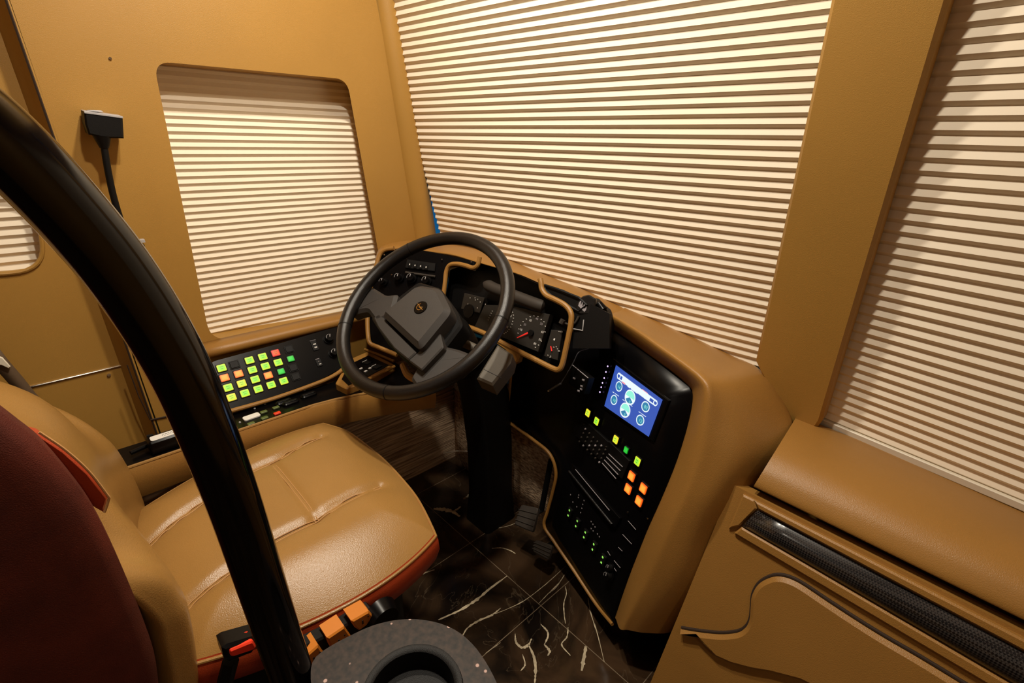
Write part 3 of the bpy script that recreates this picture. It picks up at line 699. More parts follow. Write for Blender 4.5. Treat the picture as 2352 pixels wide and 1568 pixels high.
for a, b in [((283, 495), (268, 560)), ((381, 625), (364, 690)), ((482, 762), (462, 828)), ((585, 908), (566, 972)), ((694, 1062), (676, 1128)), ((809, 1228), (790, 1296))]:
    A1, B1 = [onp((1240+x*cs_, 1060+y*cs_), .004) for x, y in (a, b)]
    mb = MB(); c = (A1+B1)/2; mb.prism([c+PU*x+PV*y for x, y in rrect(.019, .030, .003)], -PNN*.006, 'black', ch=.001)
    mb.box(A1+PNN*.0004, .0050, .0046, .0006, 'e_lg', (PU, PV, PNN)); mb.box(B1+PNN*.0004, .0050, .0046, .0006, 'e_lg', (PU, PV, PNN)); o = mb.build('rocker_switch', wp, smooth=30); o['label'] = 'black rocker switch with two green marks'
for (x, y) in [(360, 455), (425, 520), (475, 580), (540, 600), (500, 430), (495, 460), (568, 500), (552, 550), (525, 655), (660, 770), (683, 805), (710, 840), (660, 860), (685, 890), (740, 930), (765, 965), (293, 330), (352, 365), (395, 425)]:
    mb = MB(); c = onp((1240+x*cs_, 1060+y*cs_), .001); mb.box(c, .0032, .0028, .0008, 'greymark', (PU, PV, PNN)); mb.build('printed_mark', wp, smooth=0)
for a, b in [((1135, 760), (1235, 875)), ((1065, 935), (1180, 1058)), ((1010, 1100), (1060, 1150)), ((955, 1270), (1035, 1365)), ((945, 1350), (985, 1410)), ((870, 1150), (905, 1205))]:
    mb = MB(); mb.tube([onp((1240+x*cs_, 1060+y*cs_), .001) for x, y in (a, b)], .0008, 'greymark', 5); mb.build('printed_mark', wp, smooth=0)
for p in ((1487, 1190), (1442, 1176)):
    mb = MB(); mb.cyl(onp(p, .001), PNN, .0026, .002, 'chrome', 10); mb.build('screw_head', wp)
knob(wp, onp((1402, 1320)), PNN, .011, .014); knob(wp, onp((1405, 1302)), PNN, .009, .012)
# vent below the bracket
mb = MB(); vb = lambda p: py(p, .90-.0003*(p[0]-1320))
mb.prism([vb(p) for p in [(1316, 838), (1352, 868), (1340, 905), (1304, 880)]], V((.05, .2, -.05)).normalized()*.02, 'black', ch=.002)
for p in ((1320, 868), (1341, 872), (1337, 886), (1330, 897), (1336, 893)):
    mb.box(vb(p)+V((0, -.002, 0)), .007, .002, .0035, 'greymark')
mb.tube([vb((1315, 838)), vb((1351, 868))], .0012, 'greymark', 5); mb.build('small_vent', db, smooth=30)
# instrument recess and gauges
CO = py((1285, 850), .850); 
CUl = py((1120, 775), .832); CT = py((1243, 655), .905)
cu_ = (CO-CUl).normalized(); cn = cu_.cross(CT-CO).normalized()
if cn.y > 0: cn = -cn
cv = cn.cross(cu_);  cv = cv if cv.z > 0 else -cv
def onc(p, off=0): return pp(p, CO+cn*off, cn)
rec = [(1028, 660), (1034, 620), (1055, 612), (1092, 622), (1104, 604), (1183, 628), (1236, 652), (1240, 668), (1258, 684), (1300, 708), (1305, 725), (1298, 780), (1286, 835), (1276, 842), (1235, 823), (1190, 800), (1080, 762), (1010, 735)]
mb = MB(); mb.prism([onc(p, -.045) for p in rec], -cn*.01, 'black')
a = [onc(p, .0) for p in rec]; b = [onc(p, -.05) for p in rec]; k = len(rec)
mb.add(a+b, [(i, (i+1) % k, k+(i+1) % k, k+i) for i in range(k)], 'black')
ic = mb.build('instrument_recess', db, smooth=0, recalc=False); ic['label'] = 'dark recess holding the gauges'
# gauge cards stand just behind the trim
GO = -.012
def ong(p, off=0): return onc(p, GO+off)
def card(p4, name, m='gauge'):
    mb = MB(); mb.prism([ong(p) for p in p4], -cn*.02, m, ch=.001); return mb
nc = 270/1693.
def n2(x, y): return (1060+x*nc, 620+y*nc)
mb = card([n2(760, 520), n2(1270, 640), n2(1100, 1180), n2(560, 960)], 'speed')
for (x, y), t in [((857, 858), '10'), ((912, 785), '20'), ((992, 725), '30'), ((1085, 702), '40'), ((1150, 775), '50'), ((1165, 893), '60'), ((1127, 1003), '70'), ((1057, 1062), '80')]:
    write(mb, t, ong(n2(x, y), .0012), cu_, cv, .0085, 'mark' if t in ('10', '60', '70', '80', '30') else 'greymark')
for (x, y) in [(815, 908), (828, 848), (853, 794), (888, 742), (935, 705), (990, 672), (1045, 660), (1102, 670), (1148, 710), (1188, 745), (1207, 808), (1203, 890), (1150, 1022), (1110, 1080), (1065, 1112)]:
    mb.box(ong(n2(x, y), .0012), .0034, .0016, .0006, 'mark', (cu_, cv, cn))
g = mb.build('speedometer', ic, smooth=0); g['label'] = 'round speedometer face with red needle'
mb = MB(); mb.tube([ong(n2(955, 905), .004), ong(n2(800, 975), .004)], [.0022, .0008], 'needle', 6); mb.cyl(ong(n2(1010, 905), .001), cn, .008, .006, 'black', 20); mb.build('speedometer_needle', ic)
mb = card([n2(330, 500), n2(755, 515), n2(600, 985), n2(180, 830)], 'tach')
for (x, y), t in [((705, 662), '20'), ((658, 820), '15'), ((600, 860), '10')]: write(mb, t, ong(n2(x, y), .0012), cu_, cv, .008, 'mark')
for (x, y) in [(722, 575), (737, 607), (748, 648), (748, 692), (738, 738), (727, 778), (708, 820), (685, 855), (663, 880), (640, 898), (615, 915), (385, 718), (397, 686), (411, 653), (427, 621), (444, 590)]:
    mb.box(ong(n2(x, y), .0012), .0034, .0016, .0006, 'mark', (cu_, cv, cn))
g = mb.build('tachometer', ic, smooth=0); g['label'] = 'round tachometer face beside the speedometer'
mb = card([n2(1290, 860), n2(1450, 870), n2(1380, 1300), n2(1185, 1240)], 'small')
for (x, y) in [(1405, 885), (1430, 890), (1452, 890), (1330, 1110), (1365, 1105), (1382, 1135), (1395, 1165), (1410, 1165), (1245, 1225), (1285, 1240), (1275, 1255)]: mb.box(ong(n2(x, y), .0012), .003, .0015, .0006, 'mark', (cu_, cv, cn))
mb.box(ong(n2(1337, 998), .0012), .0046, .0050, .0006, 'mark', (cu_, cv, cn)); mb.tube([ong(n2(1285, 1095), .003), ong(n2(1300, 1165), .003)], .0014, 'needle', 6)
g = mb.build('fuel_gauge', ic, smooth=0); g['label'] = 'small fuel gauge with red pointer'
mb = card([n2(40, 330), n2(330, 400), n2(260, 620), n2(-10, 560)], 'small')
for (x, y) in [(125, 400), (200, 430), (270, 460), (345, 492), (92, 490), (228, 545), (195, 400), (235, 420)]: mb.box(ong(n2(x, y), .0012), .0026, .0026, .0006, 'mark', (cu_, cv, cn))
mb.cyl(ong(n2(110, 590), .0), cn, .020, .004, 'gloss', 24); g = mb.build('pressure_gauge', ic, smooth=0); g['label'] = 'small dark gauge left of the tachometer'
# the two padded lumps of the cluster hood
mb = MB(); mb.tube(cr([onc(n2(330, 190), -.015), onc(n2(480, 270), -.008), onc(n2(620, 320), -.006), onc(n2(780, 380), -.006), onc(n2(960, 450), -.006), onc(n2(1110, 505), -.006), onc(n2(1200, 530), -.012)], 5), [.006, .012]+[.0165]*27+[.012, .006], 'rubber', 12)
mb.build('hood_pad', ic)
# trim tube round the recess
TR = [(1010, 742), (1017, 690), (1022, 650), (1025, 624), (1033, 609), (1050, 606), (1070, 610), (1086, 615), (1097, 609), (1102, 590)]
mb = MB(); mb.tube(cr([onc(p, .004) for p in TR], 5), .0068, 'leather', 10)
TR2 = [(1241, 640), (1243, 650), (1245, 664), (1255, 678), (1275, 688), (1298, 701), (1311, 718), (1312, 738), (1306, 772), (1299, 805), (1291, 838), (1283, 848), (1270, 846), (1230, 826), (1190, 806), (1150, 785), (1110, 764), (1075, 750)]
mb.tube(cr([onc(p, .004) for p in TR2], 5), .0072, 'leather', 10)
mb.prism([onc(p, .008) for p in [(1138, 782), (1195, 808), (1188, 830), (1176, 836), (1160, 805)]], -cn*.02, 'leather', ch=.004)
o = mb.build('cluster_trim', db); o['label'] = 'tan rolled trim around the gauges'
mb = MB(); mb.tube([onc(p, -.004) for p in [(1252, 655), (1280, 664), (1330, 684), (1348, 700), (1330, 715), (1302, 700), (1270, 682), (1254, 668)]], .004, 'black', 6, closed=True)
mb.prism([onc(p, -.006) for p in [(1248, 652), (1290, 664), (1400, 720), (1400, 800), (1315, 800), (1318, 730), (1305, 706), (1258, 682)]], -cn*.01, 'black')
mb.build('filler_panel', db, smooth=0)
# left switch panel, turned towards the driver
LA, LB_, LC = py((1098, 604), .922), px((880, 580), -1.375), px((850, 785), -1.30)
ln = (LB_-LA).cross(LC-LA).normalized()
if ln.y > 0: ln = -ln
lu = (LA-LB_); lu = (lu-ln*lu.dot(ln)).normalized(); lv = ln.cross(lu); lv = lv if lv.z > 0 else -lv
def onl(p, off=0): return pp(p, LA+ln*off, ln)
mb = MB(); mb.prism([onl(p, -.006) for p in [(872, 590), (885, 574), (936, 570), (990, 578), (1090, 600), (1092, 616), (1050, 610), (1030, 612), (1020, 680), (1000, 760), (905, 812), (850, 788), (846, 720), (858, 640)]], -ln*.012, 'gloss')
lp = mb.build('left_switch_panel', db, smooth=0); lp['label'] = 'glossy black switch panel left of the steering wheel hub'
k3 = 260/2265.
def n3(x, y): return (850+x*k3, 540+y*k3)
for x, y in [(805, 590), (912, 610), (1022, 625), (1132, 645)]:
    mb = MB(); c = onl(n3(x, y)); mb.prism([c+lu*a+lv*b+ln*.004 for a, b in rrect(.0105, .016, .0015)], -ln*.006, 'black', ch=.0012); mb.box(c+ln*.0045, .003, .004, .0006, 'mark', (lu, lv, ln)); mb.build('push_button', lp, smooth=30)
mb = MB(); mb.prism([onl(n3(*p), .001) for p in [(740, 480), (1310, 560), (1290, 720), (700, 650)]], -ln*.004, 'black', ch=.001); mb.build('switch_bezel', lp, smooth=0)
mb = MB(); mb.prism([onl(n3(*p), .003) for p in [(700, 715), (1300, 800), (1290, 840), (690, 760)]], -ln*.006, 'rubber', ch=.002); mb.build('label_strip', lp, smooth=0)
for x, y, r in [(840, 860, .0125), (1140, 915, .0125), (590, 850, .012), (275, 935, .010)]: knob(lp, onl(n3(x, y)), ln, r, .016)
for p in [n3(290, 392), n3(1438, 485), n3(2028, 535), n3(437, 790)]:
    mb = MB(); mb.cyl(onl(p), ln, .0022, .002, 'chrome', 10); mb.build('screw_head', lp)
mb = MB(); mb.tube(cr([onl(p, .002) for p in [(905, 570), (886, 573), (874, 582), (866, 604), (858, 634), (850, 668), (846, 705), (844, 740), (846, 775), (851, 789), (866, 796), (890, 806), (912, 815)]], 4), .0068, 'leather', 10); o = mb.build('switch_panel_trim', db); o['label'] = 'tan rolled edge of the left switch panel'
# ------------------------------------------------------------------ steering wheel
WC = V((-.947, .6162, .8047)); wn = V((.145, -.635, .758)).normalized(); WR_ = .219; wr = .0165
wu, wv, wn = frame(wn, (0, .3, 1))
sw = thing('steering_wheel', WC, 'large black steering wheel with grey hub pad and gold emblem', 'steering wheel')
def onw(p, off=0): return pp(p, WC+wn*off, wn)
mb = MB(); nseg = 96
pts = [WC+(wu*math.cos(2*math.pi*i/nseg)+wv*math.sin(2*math.pi*i/nseg))*WR_ for i in range(nseg)]
mb.tube(pts, wr, 'rim', 20, closed=True); mb.build('rim', sw, smooth=60)
for p in ((943, 575), (1160, 735), (786, 750), (893, 897)):
    d = onw(p)-WC; a = math.atan2(d.dot(wv), d.dot(wu)); c = WC+(wu*math.cos(a)+wv*math.sin(a))*WR_; t = -wu*math.sin(a)+wv*math.cos(a)
    mb = MB(); mb.tube([c-t*.0012, c+t*.0012], wr+.0005, 'black', 20); mb.build('rim_seam', sw)
def sp(pl, off, d, name, m, ch=.006, parent=sw, rad=.01):
    mb = MB(); mb.prism(fillet([onw(p, off) for p in pl], rad, 4), -wn*d, m, ch=ch); return mb.build(name, parent, smooth=35)
s1 = sp([(826, 668), (850, 655), (884, 676), (912, 672), (900, 720), (862, 740), (842, 712), (820, 716), (803, 724), (808, 700)], -.012, .03, 'spoke', 'pad', .008)
s2 = sp([(960, 835), (1008, 790), (1052, 800), (1090, 815), (1060, 856), (1010, 880), (955, 890), (940, 868)], -.034, .022, 'spoke', 'pad', .008)
hub = sp([(850, 728), (960, 645), (1010, 660), (1050, 715), (1062, 745), (1020, 800), (966, 852), (930, 830), (890, 790)], -.036, .05, 'hub_cover', 'black', .006)
hp = sp([(871, 718), (955, 649), (1007, 657), (1033, 710), (959, 800)], .010, .05, 'hub_pad', 'pad', .012, rad=.016)
sp([(857, 729), (871, 720), (956, 808), (937, 826), (905, 800), (868, 752)], -.012, .03, 'hub_skirt', 'pad', .003, rad=.004)
sp([(937, 827), (1010, 762), (1018, 797), (968, 850)], -.016, .03, 'hub_skirt', 'pad', .003, rad=.004)
mb = MB(); ec = onw((966, 706), .0105); mb.cyl(ec, wn, .0180, .002, 'gloss', 28, .0165)
em = mb.build('emblem', hp, smooth=30); em['label'] = 'round black badge with gold monogram'
mb = MB(); iu = (onw((985, 706))-onw((947, 706))).normalized(); iv = wn.cross(iu); e0 = ec+wn*.0026
def em_pts(l): return [e0+iu*(x*.0015)+iv*(y*.0015) for x, y in l]
mb.tube(em_pts([(-6.5, 6.0), (6.5, -5.5)]), .0009, 'brass', 6)
mb.tube(cr(em_pts([(-.5, 6.2), (-5, 3.5), (-6, -1), (-3.2, -4.8), (1.2, -5.2), (2.6, -2.6), (-.8, -1.2), (-3.2, .5)]), 5), .0008, 'brass', 6)
mb.tube(em_pts([(3.4, .6), (4.4, -2.6)]), .0007, 'brass', 6); mb.build('emblem_monogram', hp)
# ------------------------------------------------------------------ steering column
sco = thing('steering_column', (-.98, .86, 0), 'black steering column pedestal rising from the floor under the wheel', 'steering column')
mb = MB(); ax = -wn; c0 = WC-wn*.07
mb.tube([c0, c0+ax*.06, c0+ax*.12, c0+ax*.21], [.052, .066, .062, .05], 'black', 24); mb.build('column_shroud', sco, smooth=50)
mb = MB()
top = c0+ax*.18
for_ = [(top.z+.03, .80, -.985), (.48, .845, -.985), (.30, .865, -.985), (.12, .87, -.985), (0, .87, -.985)]
rows = []
wdt = [.052, .054, .052, .052, .060]
for (z, y, x), w_ in zip(for_, wdt):
    rows.append([V((x+a*w_/.05, y+b*w_/.05, z)) for a, b in rrect(.098, .11, .014, 3)])
mb.grid(rows, 'black', True); n_ = len(rows[0]); mb.f.append(list(range(n_))); mb.m.append(0)
mb.build('pedestal', sco, smooth=50)
mb = MB(); bo = pd((1134, 836), 1.13); bn_ = V((.30, -.55, .78)).normalized()
mb.prism([pp(p, bo, bn_) for p in [(1094, 868), (1142, 790), (1177, 812), (1172, 832), (1131, 884)]], -bn_*.055, 'grey', ch=.005)
mb.tube([pp((1112, 848), bo, bn_)+bn_*.0006, pp((1152, 868), bo, bn_)+bn_*.0006], .0006, 'ink', 5)
o = mb.build('switch_box', sco, smooth=30); o['label'] = 'grey control box on the column side'
mb = MB(); mb.tube([c0+ax*.055+wu*.04, c0+ax*.06+wu*.10], [.012, .010], 'grey', 12); mb.build('stalk', sco)
mb = MB(); mb.tube(cr([onw((926, 838), -.075), onw((938, 862), -.075), onw((962, 872), -.075), onw((985, 866), -.075)], 5), .009, 'leather', 10); o = mb.build('column_boot', sco); o['label'] = 'brown rolled collar below the hub'
# ------------------------------------------------------------------ pedals
def pedal(pl, z, name, label, h):
    mb = MB(); o = pz(pl[0], z); n = V((0, -.75, .66)).normalized()
    q = [pp(p, o, n) for p in pl]; mb.prism(fillet(q, .008, 3), -n*.014, 'rubber', ch=.003)
    pt = thing(name, (sum(q, V())/len(q)).xy.to_3d(), label, 'pedal'); mb.build('pedal_pad', pt, smooth=35)
    c = sum(q, V())/len(q); mb = MB(); mb.tube([c-n*.012, c-n*.05+V((0, .03, .02)), V((c.x, c.y+.10, h))], .009, 'black', 10); mb.build('pedal_arm', pt)
    mb = MB(); 
    for t in (.25, .5, .75): mb.tube([q[0]*(1-t)+q[3]*t+n*.0015, q[1]*(1-t)+q[2]*t+n*.0015], .0018, 'rubber', 6)
    mb.build('pedal_grip', pt)
pedal([(1196, 1158), (1236, 1166), (1222, 1222), (1180, 1204)], .16, 'brake_pedal', 'dark brake pedal between the steering pedestal and the wing of the dashboard', .30)
pedal([(1228, 1238), (1268, 1252), (1258, 1286), (1222, 1266)], .10, 'accelerator_pedal', 'dark accelerator pedal nearest the tan edge of the wing panel', .22)
# ------------------------------------------------------------------ driver seat
SZ = .498
ds_ = thing('driver_seat', (-.88, .15, 0), 'tan leather driver seat with stitched cushion and dark red sides', 'seat')
cFR, cFL, cRL, cRR = V((-.580, .442, SZ)), V((-1.212, .462, SZ)), V((-1.10, -.05, SZ)), V((-.628, -.02, SZ))
def SP(a, b):
    x = a*math.sqrt(max(0, 1-b*b*.27)); y = b*math.sqrt(max(0, 1-a*a*.27))
    s_, t_ = (x+1)/2, (y+1)/2
    return (cRL*(1-s_)+cRR*s_)*(1-t_)+(cFL*(1-s_)+cFR*s_)*t_
s1l = [pz(p, SZ) for p in [(330, 1252), (420, 1192), (485, 1150), (580, 1090), (640, 1062), (690, 1032), (738, 1008)]]
s2l = [pz(p, SZ) for p in [(360, 1440), (432, 1388), (543, 1313), (625, 1255), (720, 1205), (795, 1158), (872, 1118)]]
s3l = [pz(p, SZ) for p in [(632, 1079), (680, 1140), (730, 1202)]]
seams = [cr(l, 10) for l in (s1l, s2l, s3l)]
def sd(p, pts):
    best = 9
    for i in range(len(pts)-1):
        a, b = pts[i].xy, pts[i+1].xy; ab = b-a; t = max(0, min(1, (p.xy-a).dot(ab)/max(ab.length_squared, 1e-9)))
        best = min(best, (p.xy-a-ab*t).length)
    return best
def zseat(p, a, b):
    e = max(abs(a), abs(b)); z = SZ+.020*(1-a*a)*(1-.4*b*b)-.030*max(0, e-.55)**2/.2025*.9
    for k, s_ in enumerate(seams):
        d = sd(p, s_); z -= (.0085 if k < 2 else .004)*math.exp(-(d/.011)**2) + (.004 if k < 2 else .001)*math.exp(-(d/.032)**2)
    # side bolsters swell gently outside the long seams
    z += .006*math.exp(-((abs(a)-.62)/.22)**2)
    return z
N_ = 110; rows = []
for i in range(N_+1):
    b = -1+2*i/N_; r = []
    for j in range(N_+1):
        a = -1+2*j/N_; p = SP(a, b); r.append(V((p.x, p.y, zseat(p, a, b))))
    rows.append(r)
mb = MB(); mb.grid(rows, 'tan'); cu = mb.build('cushion', ds_, smooth=80)
edge = rows[0][:-1]+[r[-1] for r in rows[:-1]]+rows[-1][:0:-1]+[r[0] for r in rows[:0:-1]]
mb = MB(); cen = sum(edge, V())/len(edge)
def off(k, dz): return [p+(cen-p).xy.to_3d().normalized()*k+V((0, 0, dz)) for p in edge]
mb.grid([edge, off(-.008, -.012), off(-.010, -.035), off(-.002, -.062), off(.05, -.078)], 'red', True); o = mb.build('cushion_side', ds_, smooth=70); o['label'] = 'dark red leather side of the cushion'
mb = MB(); mb.tube(off(-.0035, -.004), .0028, 'tan', 8, closed=True); mb.build('cushion_piping', cu)
mb = MB()
for s_ in seams:
    q = []
    for p in s_:
        q.append(p)
    for sgn in (-1, 1):
        P2 = []
        for i in range(len(q)):
            t = (q[min(i+1, len(q)-1)]-q[max(i-1, 0)]); nrm = V((-t.y, t.x, 0)).normalized(); pt = q[i]+nrm*(.0032*sgn)
            # height of the cushion under the thread
            best = min(((r - pt).xy.length_squared, r.z) for rw in rows[::2] for r in rw[::2]); P2.append(V((pt.x, pt.y, best[1]+.0006)))
        for i in range(1, len(P2)-1): P2[i].z = (P2[i-1].z+P2[i].z*2+P2[i+1].z)/4
        mb.tube(P2, .0009, 'stitch', 5)
mb.build('cushion_stitching', cu)
mb = MB(); rows2 = []
for z, g in ((.43, .0), (.30, .03), (.12, .04), (.0, .02)): rows2.append([V((-.86+x*(1-g), .20+y*(1-g), z)) for x, y in rrect(.42, .34, .05, 3)])
mb.grid(rows2, 'black', True); n_ = len(rows2[0]); mb.f += [list(range(n_))]; mb.m += [0]; mb.build('seat_base', ds_, smooth=50)
# switch block on the near side of the seat
sx = -.574
mb = MB(); mb.prism([px(p, sx) for p in [(690, 1490), (780, 1445), (852, 1398), (872, 1412), (852, 1446), (800, 1490), (712, 1545), (690, 1545)]], (-.022, 0, 0), 'black', ch=.003)
sb = mb.build('switch_panel', ds_, smooth=30); sb['label'] = 'black switch block under the cushion side'
for pl in ([(698, 1512), (732, 1482), (750, 1508), (722, 1528), (704, 1536)], [(752, 1466), (792, 1439), (808, 1462), (790, 1484), (770, 1497), (760, 1488)], [(808, 1427), (848, 1404), (858, 1414), (844, 1436), (826, 1449), (816, 1442)]):
    mb = MB(); mb.prism([px(p, sx+.012) for p in pl], (-.03, 0, 0), 'orange', ch=.0025)
    c = sum((px(p, sx+.0124) for p in pl), V())/len(pl); mb.box(c, .0006, .0022, .008, 'ink'); mb.box(c+V((0, .010, .005)), .0006, .0015, .0035, 'ink'); o = mb.build('seat_switch', sb, smooth=25); o['label'] = 'orange seat adjustment switch'
mb = MB(); kc = px((885, 1425), sx+.02); mb.cyl(kc-V((.02, 0, 0)), (1, 0, 0), .030, .022, 'gloss', 28, .024); mb.build('adjust_knob', ds_, smooth=50)
# belt buckle
mb = MB(); bx = -.545; bl_ = [px(p, bx) for p in [(510, 1490), (522, 1482), (588, 1462), (596, 1478), (580, 1502), (528, 1522), (516, 1515)]]
mb.prism(bl_, (-.030, 0, -.005), 'gloss', ch=.004); mb.tube([px((530, 1516), bx-.015), px((500, 1555), bx-.015)+V((0, 0, -.03))], .010, 'black', 10)
bk = mb.build('belt_buckle', ds_, smooth=30)
mb = MB(); mb.prism(fillet([px(p, bx+.004) for p in [(528, 1494), (582, 1472), (590, 1486), (582, 1494), (534, 1510), (528, 1504)]], .003, 3), (-.02, 0, 0), 'redbtn', ch=.002); o = mb.build('release_button', bk, smooth=30); o['label'] = 'bright red release button'
# backrest: tan front with bolsters, near red side in a shaded tone
far = [(-.03, .385), (.011, .43), (.018, .49), (.010, .58), (-.005, .64), (-.045, .71), (-.112, .78), (-.19, .835), (-.28, .89), (-.40, .98), (-.55, 1.11)]
mid_ = [(-.05, .385), (-.01, .43), (-.004, .50), (-.008, .58), (-.016, .65), (-.030, .72), (-.062, .80), (-.12, .86), (-.20, .91), (-.36, 1.01), (-.54, 1.13)]
wdg = [(-.03, .385), (.006, .43), (.012, .50), (.010, .58), (.000, .65), (-.020, .725), (-.050, .80), (-.10, .87), (-.19, .93), (-.36, 1.02), (-.54, 1.13)]
near = [(-.02, .385), (.004, .43), (.014, .49), (.020, .56), (.018, .60), (.004, .655), (-.045, .71), (-.12, .80), (-.20, .88), (-.36, .99), (-.54, 1.12)]
nea2 = [(-.05, .385), (-.028, .43), (-.02, .49), (-.016, .56), (-.014, .60), (-.03, .655), (-.06, .71), (-.13, .80), (-.21, .88), (-.36, .99), (-.54, 1.12)]
st = []
for x, pr in ((-1.150, [(y-.06, z) for y, z in far]), (-1.135, [(y-.015, z) for y, z in far]), (-1.11, far), (-1.07, [(y-.004, z) for y, z in far]), (-.98, mid_), (-.86, mid_), (-.75, wdg), (-.69, near), (-.655, near), (-.638, [(y-.008, z) for y, z in near]), (-.626, nea2)):
    st.append([V((x, y, z)) for y, z in pr])
mb = MB(); mb.grid(patch(st, 5, 4), 'tan'); br = mb.build('backrest', ds_, smooth=80, solid=.05)
mb = MB()
bd = [px(p, -.598) for p in [(-60, 895), (0, 931), (70, 984), (126, 1031), (201, 1122), (241, 1182), (281, 1262), (322, 1358), (350, 1430), (372, 1499), (382, 1568), (384, 1640)]]
rows3 = []
for p in cr(bd, 3):
    rows3.append([p+V((-.055, -.022, 0)), p+V((-.030, -.008, 0)), p+V((-.010, -.007, 0)), p+V((.002, -.018, 0)), p+V((.006, -.04, 0)), p+V((.006, -.20, 0)), p+V((.0, -.45, 0)), p+V((-.3, -.47, 0))])
mb.grid(rows3, 'redshade'); o = mb.build('backrest_side', ds_, smooth=80, solid=.02); o['label'] = 'red side of the backrest, coloured as in shade'
mb = MB(); wq = [px(p, -.645) for p in [(96, 998), (150, 1035), (205, 1085), (250, 1143), (240, 1178), (222, 1168), (150, 1120), (70, 1040), (60, 990)]]
mb.prism(wq, (-.02, -.004, 0), 'red', ch=.003); o = mb.build('backrest_side_lit', ds_, smooth=40); o['label'] = 'lit edge of the red backrest side'  # lit edge of the backrest side, set apart by a brighter red
mb = MB(); mb.tube(cr([px(p, -.643) for p in [(90, 992), (150, 1033), (205, 1083), (251, 1142)]], 6), .0014, 'stitch', 6); mb.tube(cr([px(p, -.643) for p in [(251, 1142), (246, 1160), (240, 1176)]], 4), .0014, 'stitch', 6); mb.build('backrest_stitching', br)
# shoulder belt on the wall behind the seat
sbt = thing('seat_belt', px((40, 900), -1.30).xy.to_3d(), 'dark seat belt strap with pale tongue at the left edge above the seat back', 'seat belt')
mb = MB(); P = [px(p, -1.32) for p in [(-40, 780), (5, 838), (40, 878), (70, 915), (110, 960)]]; P.append(V((-1.27, -.055, .54)))
mb.grid([[p+V((0, .010, .008)) for p in P], [p-V((0, .010, .008)) for p in P]], 'webbing'); mb.build('strap', sbt, solid=.003)
mb = MB(); mb.prism([px(p, -1.312) for p in [(-8, 818), (6, 822), (24, 842), (20, 846), (2, 838), (-8, 842)]], (-.006, 0, 0), 'creamrail', ch=.001); mb.build('belt_tongue', sbt)
# ------------------------------------------------------------------ grab rail
mb = MB(); tx = -.405; tp = [(-150, 205), (-70, 262), (0, 322), (66, 385), (133, 455), (200, 530), (262, 606), (325, 695), (380, 785), (424, 868), (458, 945), (492, 1030), (530, 1130), (562, 1222), (600, 1338), (640, 1460), (675, 1568), (705, 1660)]
P = [px(p, tx) for p in tp]
P[-1] = V((tx, P[-2].y+.004, .45)); P.append(V((tx, P[-1].y+.004, .0)))
P.insert(0, P[0]+(P[0]-P[1])*1.5)
gr = thing('grab_rail', (tx, .08, 0), 'thick glossy black curved grab rail crossing the foreground in front of the seat', 'grab rail')
mb.tube(cr(P, 6), .0205, 'tube', 28); mb.build('rail_tube', gr, smooth=60)
mb = MB(); mb.cyl((tx, P[-1].y, 0), (0, 0, 1), .045, .012, 'tube', 30, .035); mb.build('floor_flange', gr)
# ------------------------------------------------------------------ cup holder console
GZ = .66
cc = thing('cup_holder_console', (-.32, .15, 0), 'dark speckled stone topped console with a round cup holder beside the seat', 'console')
gp = [(712, 1568), (716, 1512), (766, 1478), (850, 1437), (900, 1424), (950, 1420), (1005, 1428), (1052, 1448), (1090, 1482), (1120, 1525), (1145, 1575), (1190, 1700), (900, 1800), (760, 1700)]
gq = fillet([pz(p, GZ) for p in gp], .012, 3)
hc = pz((979, 1578), GZ); hc = V((-.2975, .158, GZ)); hr = .047
mb = MB(); circ = [hc+V((math.cos(2*math.pi*i/40)*hr, math.sin(2*math.pi*i/40)*hr, 0)) for i in range(40)]
ngon_hole(mb, gq, circ, 'granite'); k = len(gq); low = [p-V((0, 0, .022)) for p in gq]
mb.add(gq+low, [(i, (i+1) % k, k+(i+1) % k, k+i) for i in range(k)], 'granite'); o = mb.build('stone_top', cc, smooth=0); o['label'] = 'speckled dark stone top'
mb = MB(); mb.grid([[hc+V((math.cos(2*math.pi*i/40)*r, math.sin(2*math.pi*i/40)*r, z)) for i in range(40)] for r, z in ((hr+.005, .000), (hr+.004, .003), (hr, .0035), (hr-.004, .001), (hr-.006, -.02), (hr-.008, -.075), (.002, -.076))], 'black', True); o = mb.build('cup_holder', cc, smooth=50); o['label'] = 'black round cup holder insert'
mb = MB(); sh_ = [hc*.0+V(((p.x-hc.x)*.93+hc.x, (p.y-hc.y)*.93+hc.y, 0)) for p in gq]
mb.prism([p+V((0, 0, GZ-.022)) for p in sh_], (0, 0, -(GZ-.022)), 'black'); mb.build('console_body', cc, smooth=40)
# ------------------------------------------------------------------ gooseneck stalk on the wall
gx = -1.405
gn = thing('gooseneck_light', px((322, 556), gx), 'small black lamp head on a thin gooseneck stalk against the left wall', 'lamp')
mb = MB(); mb.tube(cr([px(p, gx) for p in [(237, 320), (246, 380), (258, 440), (272, 490), (290, 540), (316, 575)]], 6), .0065, 'black', 12); mb.tube([px((234, 312), gx), px((240, 340), gx)], [.016, .008], 'black', 12); mb.build('stalk', gn)
mb = MB(); hd = [px(p, gx+.012) for p in [(193, 256), (282, 268), (285, 318), (240, 317), (204, 309), (196, 285)]]
mb.prism(hd, (-.05, 0, .004), 'black', ch=.003)
hd0 = mb.build('lamp_head', gn, smooth=30)
mb = MB(); a = [px(p, gx+.012) for p in [(193, 256), (282, 268)]]
mb.prism([a[0]+V((.001, 0, .001)), a[1]+V((.001, 0, .001)), a[1]+V((-.050, 0, .005)), a[0]+V((-.050, 0, .005))], (0, 0, -.004), 'silver', ch=.001)
